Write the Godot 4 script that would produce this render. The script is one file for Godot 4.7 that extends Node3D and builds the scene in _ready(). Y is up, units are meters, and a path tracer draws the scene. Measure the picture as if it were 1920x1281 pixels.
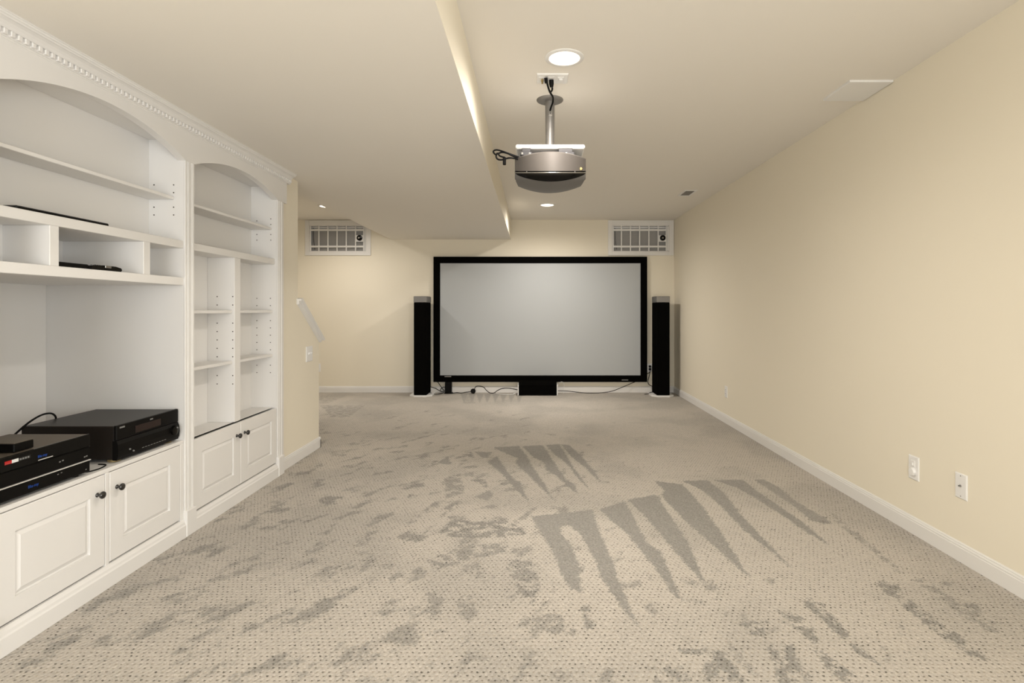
extends Node3D
# A finished basement with built-in cabinets on the left, a hung projector and a big framed screen on the far wall.
# Depths are given as positive metres in front of the camera and turned to -z by p().

const BACK := 7.687      # far wall
const RIGHT := 1.992     # right wall
const LEFTW := -1.823    # left wall, flush with the cabinet fronts
const CEIL := 2.44
const SOFF := 2.164      # underside of the bulkhead
const FACE := -1.80      # cabinet face frames
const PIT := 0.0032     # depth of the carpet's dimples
const REAR := -3.2       # room goes on behind the camera to this depth

var M := {}
var floor_mask := PackedFloat32Array()
var floor_brush := PackedByteArray()
const FILL_WINDOW_ENERGY := 10.2
const FILL_DOOR_ENERGY := 8.0
const FX0 := -3.65
const FZ0 := 1.00
const FCELL := 0.005
const FW := 1130
const FH := 1340
var rough_noise := FastNoiseLite.new()


func _ready() -> void:
	# camera: level, with the lens shifted as the photograph's perspective asks
	var cam := Camera3D.new()
	cam.name = "camera"
	cam.projection = Camera3D.PROJECTION_FRUSTUM
	cam.near = 0.05
	cam.far = 60.0
	cam.size = 0.05 * 1281.0 / 1020.0
	cam.frustum_offset = Vector2(-39.7, -59.8) / 1020.0 * 0.05
	cam.position = Vector3(0, 1.172, 0)
	add_child(cam)
	cam.current = true
	var we := WorldEnvironment.new()
	we.name = "environment"
	var env := Environment.new()
	env.background_mode = Environment.BG_COLOR
	env.background_color = Color(0.55, 0.62, 0.72)
	env.background_energy_multiplier = 0.25
	env.tonemap_mode = Environment.TONE_MAPPER_LINEAR
	env.tonemap_exposure = 1.04
	env.sdfgi_enabled = true
	env.ssao_enabled = true
	env.ssil_enabled = true
	we.environment = env
	add_child(we)
	make_materials()
	# the recessed lamps that light the room: those in view, and the row going on behind the camera
	ceiling_lamps()
	flash_fill_behind()
	# the shell
	build_shell()
	build_carpet()
	build_windows()
	# objects, large to small
	build_media_cabinet()
	build_bookcase()
	build_crown()
	build_screen()
	build_projector()
	build_speakers()
	build_electronics()
	build_wall_plates()
	build_ceiling_fittings()
	build_cables()


# ---------------------------------------------------------------- helpers

func p(x: float, y: float, depth: float) -> Vector3:
	return Vector3(x, y, -depth)


func paint(called: String, c: Color, rough := 0.6, metal := 0.0) -> StandardMaterial3D:
	var m := StandardMaterial3D.new()
	m.resource_name = called
	m.albedo_color = c
	m.roughness = rough
	m.metallic = metal
	M[called] = m
	return m


func start() -> SurfaceTool:
	var st := SurfaceTool.new()
	st.begin(Mesh.PRIMITIVE_TRIANGLES)
	st.set_smooth_group(-1)
	return st


func tri(st: SurfaceTool, a: Vector3, b: Vector3, c: Vector3, out: Vector3) -> void:
	if (b - a).cross(c - a).dot(out) > 0.0:
		st.add_vertex(a)
		st.add_vertex(c)
		st.add_vertex(b)
	else:
		st.add_vertex(a)
		st.add_vertex(b)
		st.add_vertex(c)


func quad(st: SurfaceTool, a: Vector3, b: Vector3, c: Vector3, d: Vector3, out: Vector3) -> void:
	tri(st, a, b, c, out)
	tri(st, a, c, d, out)


# a box from corner to corner with chamfered edges
func box(st: SurfaceTool, lo: Vector3, hi: Vector3, bev := 0.0) -> void:
	var c := (lo + hi) * 0.5
	var h := ((hi - lo) * 0.5).abs()
	var b: float = min(bev, min(h.x, min(h.y, h.z)) * 0.9)
	for i in 3:
		var j := (i + 1) % 3
		var k := (i + 2) % 3
		for s in [-1.0, 1.0]:
			var q := []
			for e in [[-1, -1], [1, -1], [1, 1], [-1, 1]]:
				var v := Vector3.ZERO
				v[i] = s * h[i]
				v[j] = e[0] * (h[j] - b)
				v[k] = e[1] * (h[k] - b)
				q.append(c + v)
			var o := Vector3.ZERO
			o[i] = s
			quad(st, q[0], q[1], q[2], q[3], o)
			if b <= 0.0:
				continue
			for t in [-1.0, 1.0]:
				var r := []
				for e in [[0, -1], [0, 1], [1, 1], [1, -1]]:
					var v := Vector3.ZERO
					v[i] = s * (h[i] if e[0] == 0 else h[i] - b)
					v[j] = t * (h[j] - b if e[0] == 0 else h[j])
					v[k] = e[1] * (h[k] - b)
					r.append(c + v)
				var n := Vector3.ZERO
				n[i] = s
				n[j] = t
				quad(st, r[0], r[1], r[2], r[3], n)
	if b > 0.0:
		for sx in [-1.0, 1.0]:
			for sy in [-1.0, 1.0]:
				for sz in [-1.0, 1.0]:
					var s := Vector3(sx, sy, sz)
					var i := h - Vector3(b, b, b)
					tri(st, c + Vector3(h.x, i.y, i.z) * s, c + Vector3(i.x, h.y, i.z) * s, c + Vector3(i.x, i.y, h.z) * s, s)


# box by x range, y range and depth range
func bx(st: SurfaceTool, x0: float, x1: float, y0: float, y1: float, d0: float, d1: float, bev := 0.0) -> void:
	box(st, Vector3(min(x0, x1), y0, -max(d0, d1)), Vector3(max(x0, x1), y1, -min(d0, d1)), bev)


# a polygon in the plane (u, v) pushed along w
func prism(st: SurfaceTool, poly: PackedVector2Array, at: Vector3, u: Vector3, v: Vector3, w: Vector3, caps := true) -> void:
	var n := poly.size()
	var turn := 1.0 if Geometry2D.is_polygon_clockwise(poly) else -1.0
	for i in n:
		var a := poly[i]
		var b := poly[(i + 1) % n]
		var o2 := Vector2(-(b.y - a.y), b.x - a.x) * turn
		var out := u * o2.x + v * o2.y
		var pa := at + u * a.x + v * a.y
		var pb := at + u * b.x + v * b.y
		quad(st, pa, pb, pb + w, pa + w, out)
	if caps:
		var t := Geometry2D.triangulate_polygon(poly)
		for i in range(0, t.size(), 3):
			var q := [poly[t[i]], poly[t[i + 1]], poly[t[i + 2]]]
			var r := []
			for e in q:
				r.append(at + u * e.x + v * e.y)
			tri(st, r[0], r[1], r[2], -w)
			tri(st, r[0] + w, r[1] + w, r[2] + w, w)


# profile of (radius, height) from the bottom up, turned round an axis
func lathe(st: SurfaceTool, prof: Array, at: Vector3, axis: Vector3, segs := 24) -> void:
	var up := axis.normalized()
	var side := up.cross(Vector3.RIGHT if abs(up.x) < 0.8 else Vector3.UP).normalized()
	var fwd := up.cross(side)
	var group := 1
	var last := Vector2.ZERO
	for i in prof.size() - 1:
		var a: Vector2 = prof[i]
		var b: Vector2 = prof[i + 1]
		var dir := (b - a).normalized()
		if i > 0 and dir.dot(last) < 0.75:
			group += 1
		last = dir
		st.set_smooth_group(group)
		for k in segs:
			var t0 := TAU * k / segs
			var t1 := TAU * (k + 1) / segs
			var r0 := side * cos(t0) + fwd * sin(t0)
			var r1 := side * cos(t1) + fwd * sin(t1)
			var out := (r0 + r1) * (b.y - a.y) - up * 2.0 * (b.x - a.x)
			var v := [at + r0 * a.x + up * a.y, at + r1 * a.x + up * a.y, at + r1 * b.x + up * b.y, at + r0 * b.x + up * b.y]
			if a.x < 1e-6:
				tri(st, v[0], v[2], v[3], out)
			elif b.x < 1e-6:
				tri(st, v[0], v[1], v[2], out)
			else:
				quad(st, v[0], v[1], v[2], v[3], out)
	st.set_smooth_group(-1)


func spline(pts: Array, n := 8) -> Array:
	var out := []
	for i in pts.size() - 1:
		var a: Vector3 = pts[max(i - 1, 0)]
		var b: Vector3 = pts[i]
		var c: Vector3 = pts[i + 1]
		var d: Vector3 = pts[min(i + 2, pts.size() - 1)]
		for k in n:
			out.append(b.cubic_interpolate(c, a, d, float(k) / n))
	out.append(pts[-1])
	return out


func tube(st: SurfaceTool, pts: Array, r: float, segs := 8) -> void:
	st.set_smooth_group(1)
	var rings := []
	var side := Vector3.ZERO
	for i in pts.size():
		var t: Vector3 = (pts[min(i + 1, pts.size() - 1)] - pts[max(i - 1, 0)]).normalized()
		if side == Vector3.ZERO:
			side = t.cross(Vector3.UP if abs(t.y) < 0.9 else Vector3.RIGHT).normalized()
		side = (side - t * side.dot(t)).normalized()
		var b := t.cross(side)
		var ring := []
		for k in segs:
			ring.append(pts[i] + (side * cos(TAU * k / segs) + b * sin(TAU * k / segs)) * r)
		rings.append(ring)
	for i in rings.size() - 1:
		for k in segs:
			var a: Vector3 = rings[i][k]
			var b: Vector3 = rings[i][(k + 1) % segs]
			var c: Vector3 = rings[i + 1][(k + 1) % segs]
			var d: Vector3 = rings[i + 1][k]
			quad(st, a, b, c, d, (a + b) * 0.5 - pts[i])
	st.set_smooth_group(-1)
	for e in [0, pts.size() - 1]:
		var out: Vector3 = pts[e] - pts[1 if e == 0 else e - 1]
		for k in range(1, segs - 1):
			tri(st, rings[e][0], rings[e][k], rings[e][k + 1], out)


# nested rectangles (inset, height), joined like the mouldings of a raised panel
func nested(st: SurfaceTool, at: Vector3, u: Vector3, v: Vector3, n: Vector3, loops: Array) -> void:
	var lu := u.length()
	var lv := v.length()
	var un := u / lu
	var vn := v / lv
	var prev := []
	for l in loops:
		var i: float = l[0]
		var o := at + n * float(l[1])
		var r := [o + un * i + vn * i, o + un * (lu - i) + vn * i, o + un * (lu - i) + vn * (lv - i), o + un * i + vn * (lv - i)]
		if prev:
			for k in 4:
				var j := (k + 1) % 4
				var mid: Vector3 = (prev[k] + prev[j]) * 0.5 - (at + u * 0.5 + v * 0.5)
				var away := (mid - n * mid.dot(n)).normalized()
				quad(st, prev[k], prev[j], r[j], r[k], n + away * 0.2)
		prev = r
	quad(st, prev[0], prev[1], prev[2], prev[3], n)


func origin_of(o: Node3D) -> Vector3:
	var s := Vector3.ZERO
	var q: Node = o
	while q != self and q != null:
		s += (q as Node3D).position
		q = q.get_parent()
	return s


# commits a shape, given in room coordinates, as one named mesh
func part(st: SurfaceTool, called: String, m: Material, parent: Node3D = self, label := "") -> MeshInstance3D:
	st.generate_normals()
	var o := MeshInstance3D.new()
	o.name = called
	o.mesh = st.commit()
	o.material_override = m
	o.position = -origin_of(parent) if parent != self else Vector3.ZERO
	parent.add_child(o, true)
	if label:
		o.set_meta("label", label)
	return o


func tag(o: Node3D, label: String, category: String, group := "", kind := "") -> Node3D:
	o.set_meta("label", label)
	o.set_meta("category", category)
	if group:
		o.set_meta("group", group)
	if kind:
		o.set_meta("kind", kind)
	return o


func thing(called: String, label: String, category: String, at: Vector3, group := "", kind := "") -> Node3D:
	var o := Node3D.new()
	o.name = called
	o.position = at
	add_child(o, true)
	return tag(o, label, category, group, kind)


func dup(o: Node3D, shift: Vector3, label: String) -> Node3D:
	var r: Node3D = o.duplicate()
	r.name = String(o.name) + "_001"
	add_child(r, true)
	r.position = o.position + shift
	r.set_meta("label", label)
	return r


func speck(i: int, j: int) -> float:
	var h := (i * 374761393 + j * 668265263) & 0x7fffffff
	h = ((h ^ (h >> 13)) * 1274126177) & 0x7fffffff
	return float((h ^ (h >> 16)) & 0xffff) / 65535.0


# ---------------------------------------------------------------- materials

func make_materials() -> void:
	paint("wall_paint", Color(0.932, 0.90, 0.828), 0.75)
	paint("ceiling_paint", Color(0.935, 0.915, 0.88), 0.85)
	paint("trim_paint", Color(0.91, 0.90, 0.885), 0.42)
	paint("cabinet_paint", Color(0.91, 0.90, 0.885), 0.45)
	paint("plastic_white", Color(0.93, 0.925, 0.915), 0.35)
	paint("black_plastic", Color(0.055, 0.05, 0.045), 0.42).metallic_specular = 0.22
	paint("black_metal", Color(0.115, 0.095, 0.08), 0.42).metallic_specular = 0.4
	paint("gloss_black", Color(0.05, 0.047, 0.043), 0.16).metallic_specular = 0.3
	paint("black_cloth", Color(0.045, 0.043, 0.038), 0.95).metallic_specular = 0.05
	paint("cable_black", Color(0.05, 0.05, 0.05), 0.5).metallic_specular = 0.2
	paint("dark_gap", Color(0.05, 0.045, 0.04), 0.9)
	var kn := paint("knob_metal", Color(0.10, 0.09, 0.085), 0.25, 0.4)
	kn.clearcoat_enabled = true
	kn.clearcoat = 1.0
	kn.clearcoat_roughness = 0.08
	paint("silver", Color(0.62, 0.61, 0.59), 0.3, 0.85)
	paint("brushed", Color(0.55, 0.54, 0.53), 0.48, 0.6)
	paint("projector_grey", Color(0.42, 0.40, 0.385), 0.40, 0.5)
	paint("projector_under", Color(0.43, 0.42, 0.41), 0.5, 0.2)
	paint("bracket_metal", Color(0.24, 0.235, 0.24), 0.5, 0.5)
	paint("gold", Color(0.72, 0.64, 0.46), 0.28, 0.8)
	paint("bright_line", Color(0.84, 0.83, 0.81), 0.35, 0.2)
	paint("screen_cloth", Color(0.71, 0.722, 0.728), 0.8)
	paint("slat_grey", Color(0.70, 0.69, 0.675), 0.6)
	paint("pin_hole_dark", Color(0.25, 0.22, 0.19), 0.5, 0.3)
	paint("red_print", Color(0.72, 0.10, 0.09), 0.5)
	paint("white_print", Color(0.88, 0.88, 0.87), 0.5)
	paint("blue_print", Color(0.10, 0.28, 0.62), 0.4)
	paint("grey_print", Color(0.5, 0.5, 0.49), 0.4)
	paint("brown_top", Color(0.38, 0.345, 0.30), 0.55)
	paint("display_red", Color(0.10, 0.022, 0.015), 0.2)
	var glass := paint("glass", Color(0.8, 0.85, 0.86, 0.12), 0.03)
	glass.transparency = BaseMaterial3D.TRANSPARENCY_ALPHA
	var lens := paint("lamp_lens", Color(0.95, 0.93, 0.9), 0.6)
	lens.emission_enabled = true
	lens.emission = Color(1.0, 0.94, 0.86)
	lens.emission_energy_multiplier = 3.0
	var led := paint("led", Color(0.95, 0.8, 0.4), 0.4)
	led.emission_enabled = true
	led.emission = Color(1.0, 0.78, 0.35)
	led.emission_energy_multiplier = 0.8


# ---------------------------------------------------------------- lamps

func ceiling_lamps() -> void:
	var at := p(0.157, CEIL, 2.738)
	var t := thing("can_light", "round recessed ceiling light nearest the camera, before the projector mount", "ceiling light", at, "recessed ceiling lights")
	var st := start()
	lathe(st, [Vector2(0.078, -0.006), Vector2(0.092, -0.006), Vector2(0.098, -0.003), Vector2(0.098, 0.0)], at, Vector3.UP, 40)
	part(st, "trim_ring", M.plastic_white, t)
	st = start()
	lathe(st, [Vector2(0, -0.009), Vector2(0.045, -0.0085), Vector2(0.07, -0.007), Vector2(0.078, -0.004)], at, Vector3.UP, 40)
	part(st, "lens", M.lamp_lens, t)
	var l := SpotLight3D.new()
	l.name = "lamp_glow"
	l.light_size = 0.065
	l.spot_angle = 86.0
	l.spot_angle_attenuation = 1.0
	l.spot_range = 14.0
	l.spot_attenuation = 2.0
	l.light_energy = 3.4
	l.light_color = Color(1.0, 0.97, 0.93)
	l.shadow_enabled = true
	l.rotation_degrees = Vector3(-90, 0, 0)
	l.position = Vector3(0, -0.016, 0)
	t.add_child(l, true)
	# the far lamps are dimmed, as the photograph's falling brightness shows
	var far := dup(t, p(0.013, 0, 3.842), "round recessed ceiling light far back, just below the projector body in the picture")
	(far.get_node("lamp_glow") as SpotLight3D).light_energy = 4.4
	(far.get_node("lamp_glow") as SpotLight3D).light_size = 0.045
	var stair := dup(t, p(-2.690, 0, 3.92), "small recessed light beyond the left bulkhead edge, over the stair end")
	(stair.get_node("lamp_glow") as SpotLight3D).light_energy = 2.7
	var back := dup(t, p(0.013, 0, -3.842), "recessed ceiling light behind the camera over the middle of the room")
	(back.get_node("lamp_glow") as SpotLight3D).light_energy = 2.0


# an added window, out of view: its area light stands in for flash fill
func flash_fill_behind() -> void:
	var y0 := 0.30
	var y1 := 1.95
	var d0 := -2.6
	var d1 := -0.6
	var t := thing("window_3", "added white framed window behind the camera, made up to carry fill light", "window", p(RIGHT, y0, (d0 + d1) * 0.5), "", "structure")
	var st := start()
	bx(st, RIGHT - 0.012, RIGHT + 0.09, y0, y1, d0, d0 + 0.05, 0.004)
	bx(st, RIGHT - 0.012, RIGHT + 0.09, y0, y1, d1 - 0.05, d1, 0.004)
	bx(st, RIGHT - 0.012, RIGHT + 0.09, y0, y0 + 0.05, d0, d1, 0.004)
	bx(st, RIGHT - 0.012, RIGHT + 0.09, y1 - 0.05, y1, d0, d1, 0.004)
	part(st, "window_frame", M.trim_paint, t)
	st = start()
	bx(st, RIGHT + 0.041, RIGHT + 0.045, y0 + 0.05, y1 - 0.05, d0 + 0.05, d1 - 0.05)
	part(st, "pane", M.glass, t)
	var l := AreaLight3D.new()
	l.name = "window_fill_light"
	l.area_size = Vector2(1.9, 1.55)
	l.light_energy = FILL_WINDOW_ENERGY
	l.light_color = Color(0.97, 0.985, 1.0)
	l.shadow_enabled = true
	l.area_range = 16.0
	l.area_attenuation = 2.0
	l.rotation_degrees = Vector3(0, 90, 0)
	l.position = Vector3(0.03, (y1 - y0) * 0.5, 0)
	t.add_child(l, true)
	# an added glass door, unseen: a second stand-in for the flash fill
	fill_door()


func fill_door() -> void:
	var x0 := -1.15
	var x1 := 0.65
	var y1 := 2.05
	var t := thing("door_1", "added glass door behind the camera, made up to carry fill light", "door", p((x0 + x1) * 0.5, 0, REAR), "", "structure")
	var st := start()
	bx(st, x0, x0 + 0.07, 0.0, y1, REAR - 0.09, REAR + 0.012, 0.004)
	bx(st, x1 - 0.07, x1, 0.0, y1, REAR - 0.09, REAR + 0.012, 0.004)
	bx(st, -0.29, -0.21, 0.0, y1, REAR - 0.08, REAR - 0.02, 0.004)
	bx(st, x0, x1, y1 - 0.07, y1, REAR - 0.09, REAR + 0.012, 0.004)
	bx(st, x0, x1, 0.0, 0.14, REAR - 0.09, REAR + 0.010, 0.004)
	part(st, "door_frame", M.trim_paint, t)
	st = start()
	bx(st, x0 + 0.07, x1 - 0.07, 0.14, y1 - 0.07, REAR - 0.045, REAR - 0.041)
	part(st, "pane", M.glass, t)
	var l := AreaLight3D.new()
	l.name = "door_fill_light"
	l.area_size = Vector2(1.66, 1.84)
	l.light_energy = FILL_DOOR_ENERGY
	l.light_color = Color(0.97, 0.985, 1.0)
	l.shadow_enabled = true
	l.area_range = 16.0
	l.area_attenuation = 2.0
	l.position = Vector3(0, 1.06, -0.03)
	t.add_child(l, true)


# ---------------------------------------------------------------- the shell

func shell_piece(called: String, st: SurfaceTool, m: Material, label: String, category: String) -> MeshInstance3D:
	var o := part(st, called, m)
	tag(o, label, category, "", "structure")
	return o


func build_shell() -> void:
	var st := start()
	bx(st, RIGHT, RIGHT + 0.12, -0.05, CEIL, -0.6, BACK + 0.15)
	bx(st, RIGHT, RIGHT + 0.12, -0.05, CEIL, REAR, -2.6)
	bx(st, RIGHT, RIGHT + 0.12, -0.05, 0.30, -2.6, -0.6)
	bx(st, RIGHT, RIGHT + 0.12, 1.95, CEIL, -2.6, -0.6)
	shell_piece("wall_right", st, M.wall_paint, "long plain cream wall on the right of the room", "wall")
	# the far wall, left open at the two small windows
	st = start()
	var o1 := -3.161
	var o2 := -2.358
	var o3 := 1.115
	var o4 := 1.918
	for r in [[-3.77, o1, 0.0, CEIL], [o1, o2, 0.0, 1.993], [o1, o2, 2.360, CEIL], [o2, o3, 0.0, CEIL], [o3, o4, 0.0, 1.993], [o3, o4, 2.360, CEIL], [o4, RIGHT + 0.12, 0.0, CEIL]]:
		bx(st, r[0], r[1], r[2], r[3], BACK, BACK + 0.15)
	shell_piece("wall_back", st, M.wall_paint, "cream far wall behind the projection screen", "wall")
	# the left wall: behind the camera, then the strip beyond the cabinets that steps down to a sloping half wall
	st = start()
	bx(st, LEFTW - 0.115, LEFTW, 0.0, SOFF, REAR, 1.736)
	bx(st, LEFTW, -1.7955, 0.0, SOFF, REAR, 1.7315)
	var poly := PackedVector2Array([Vector2(3.90, 0), Vector2(4.628, 0), Vector2(4.628, 0.915), Vector2(4.214, 1.226), Vector2(4.214, SOFF + 0.01), Vector2(3.90, SOFF + 0.01)])
	prism(st, poly, Vector3(LEFTW, 0, 0), Vector3(0, 0, -1), Vector3.UP, Vector3(-0.115, 0, 0))
	shell_piece("wall_left", st, M.wall_paint, "narrow cream wall beside the bookcase, dropping to a sloping half wall", "wall")
	st = start()
	bx(st, -3.77, -3.65, 0.0, CEIL, 4.0, BACK)
	shell_piece("wall_stair_side", st, M.wall_paint, "cream side wall of the stair corner, out of sight on the left", "wall")
	st = start()
	bx(st, -3.77, LEFTW - 0.115, 0.0, CEIL, 4.0, 4.12)
	bx(st, -2.72, LEFTW - 0.115, 0.0, SOFF, 1.60, 1.72)
	bx(st, -2.80, -2.70, 0.0, SOFF, 1.60, 4.12)
	shell_piece("wall_stair_end", st, M.wall_paint, "cream wall closing the space behind the cabinets", "wall")
	st = start()
	bx(st, LEFTW - 0.115, -1.15, 0.0, CEIL, REAR - 0.12, REAR)
	bx(st, 0.65, RIGHT + 0.12, 0.0, CEIL, REAR - 0.12, REAR)
	bx(st, -1.15, 0.65, 2.05, CEIL, REAR - 0.12, REAR)
	shell_piece("wall_front", st, M.wall_paint, "cream wall behind the camera", "wall")
	st = start()
	bx(st, -3.77, RIGHT + 0.12, CEIL, CEIL + 0.12, REAR - 0.12, BACK + 0.15)
	shell_piece("ceiling", st, M.ceiling_paint, "flat off white ceiling over the room", "ceiling")
	# the bulkhead: cream sides, ceiling-white underside
	var s := thing("ceiling_soffit", "broad boxed bulkhead hanging below the ceiling on the left", "bulkhead", p(-1.17, SOFF, 2.3), "", "structure")
	st = start()
	bx(st, -2.017, -0.314, SOFF + 0.001, CEIL, REAR, BACK, 0.0)
	part(st, "soffit_side", M.wall_paint, s)
	st = start()
	bx(st, -2.016, -0.315, SOFF, SOFF + 0.004, REAR, BACK - 0.001, 0.0)
	part(st, "soffit_underside", M.ceiling_paint, s)
	# baseboards
	var prof := PackedVector2Array([Vector2(0, 0), Vector2(0.012, 0), Vector2(0.012, 0.066), Vector2(0.0095, 0.0685), Vector2(0.0105, 0.0735), Vector2(0.009, 0.078), Vector2(0.006, 0.08), Vector2(0.0065, 0.0845), Vector2(0.004, 0.0885), Vector2(0, 0.09)])
	st = start()
	prism(st, prof, p(RIGHT, 0, REAR), Vector3.LEFT, Vector3.UP, p(0, 0, BACK - REAR))
	shell_piece("baseboard_right", st, M.trim_paint, "white moulded baseboard along the right wall", "baseboard")
	st = start()
	prism(st, prof, p(-3.65, 0, BACK), Vector3.BACK, Vector3.UP, Vector3(3.65 + RIGHT, 0, 0))
	shell_piece("baseboard_back", st, M.trim_paint, "white baseboard along the far wall below the screen", "baseboard")
	st = start()
	prism(st, prof, p(LEFTW, 0, 3.945), Vector3.RIGHT, Vector3.UP, p(0, 0, 0.695))
	prism(st, prof, p(-1.7955, 0, REAR), Vector3.RIGHT, Vector3.UP, p(0, 0, 1.729 - REAR))
	prism(st, prof, p(LEFTW + 0.012, 0, 4.628), p(0, 0, 1), Vector3.UP, Vector3(-0.139, 0, 0))
	shell_piece("baseboard_left", st, M.trim_paint, "short white baseboard at the foot of the half wall beside the bookcase", "baseboard")
	# cap of the half wall
	var cap := thing("trim_2", "sloping white cap moulding on the half wall by the stairs", "trim", p(-1.88, 1.1, 4.43), "", "structure")
	st = start()
	var c := PackedVector2Array([Vector2(4.19, 1.254), Vector2(4.216, 1.262), Vector2(4.668, 0.922), Vector2(4.657, 0.908), Vector2(4.208, 1.243), Vector2(4.19, 1.240)])
	prism(st, c, Vector3(-1.785, 0, 0), Vector3(0, 0, -1), Vector3.UP, Vector3(-0.19, 0, 0))
	part(st, "cap_board", M.trim_paint, cap)
	st = start()
	c = PackedVector2Array([Vector2(4.192, 1.241), Vector2(4.208, 1.2435), Vector2(4.645, 0.917), Vector2(4.632, 0.893), Vector2(4.198, 1.215), Vector2(4.192, 1.212)])
	prism(st, c, Vector3(-1.803, 0, 0), Vector3(0, 0, -1), Vector3.UP, Vector3(-0.154, 0, 0))
	part(st, "cap_molding", M.trim_paint, cap)


# ---------------------------------------------------------------- carpet

# a patch where the pile lies the other way, as vacuum strokes and footsteps leave it; corners are x, depth
func mark(strength: float, xy: Array, ragged := false) -> void:
	var poly := PackedVector2Array()
	var lo := Vector2(99, 99)
	var hi := Vector2(-99, -99)
	for i in range(0, xy.size(), 2):
		var q := Vector2(xy[i], xy[i + 1])
		poly.append(q)
		lo = lo.min(q)
		hi = hi.max(q)
	var i0 := clampi(int((lo.x - FX0) / FCELL) - 3, 0, FW - 1)
	var i1 := clampi(int((hi.x - FX0) / FCELL) + 3, 0, FW - 1)
	var j0 := clampi(int((lo.y - FZ0) / FCELL) - 3, 0, FH - 1)
	var j1 := clampi(int((hi.y - FZ0) / FCELL) + 3, 0, FH - 1)
	for j in range(j0, j1 + 1):
		for i in range(i0, i1 + 1):
			var q := Vector2(FX0 + (i + 0.5 + (speck(i, j) - 0.5) * 3.4) * FCELL, FZ0 + (j + 0.5 + (speck(i + 977, j) - 0.5) * 3.4) * FCELL)
			q += Vector2(rough_noise.get_noise_2d(q.x * 900.0, q.y * 900.0), rough_noise.get_noise_2d(q.x * 900.0 + 500.0, q.y * 900.0)) * 0.009
			if Geometry2D.is_point_in_polygon(q, poly):
				if ragged and rough_noise.get_noise_2d(q.x * 600.0 + 90.0, q.y * 800.0) + (speck(i + 61, j + 2) - 0.5) * 0.35 < -0.10:
					continue
				var k := j * FW + i
				floor_mask[k] = max(floor_mask[k], strength)
				if not ragged:
					floor_brush[k] = 1


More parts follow.
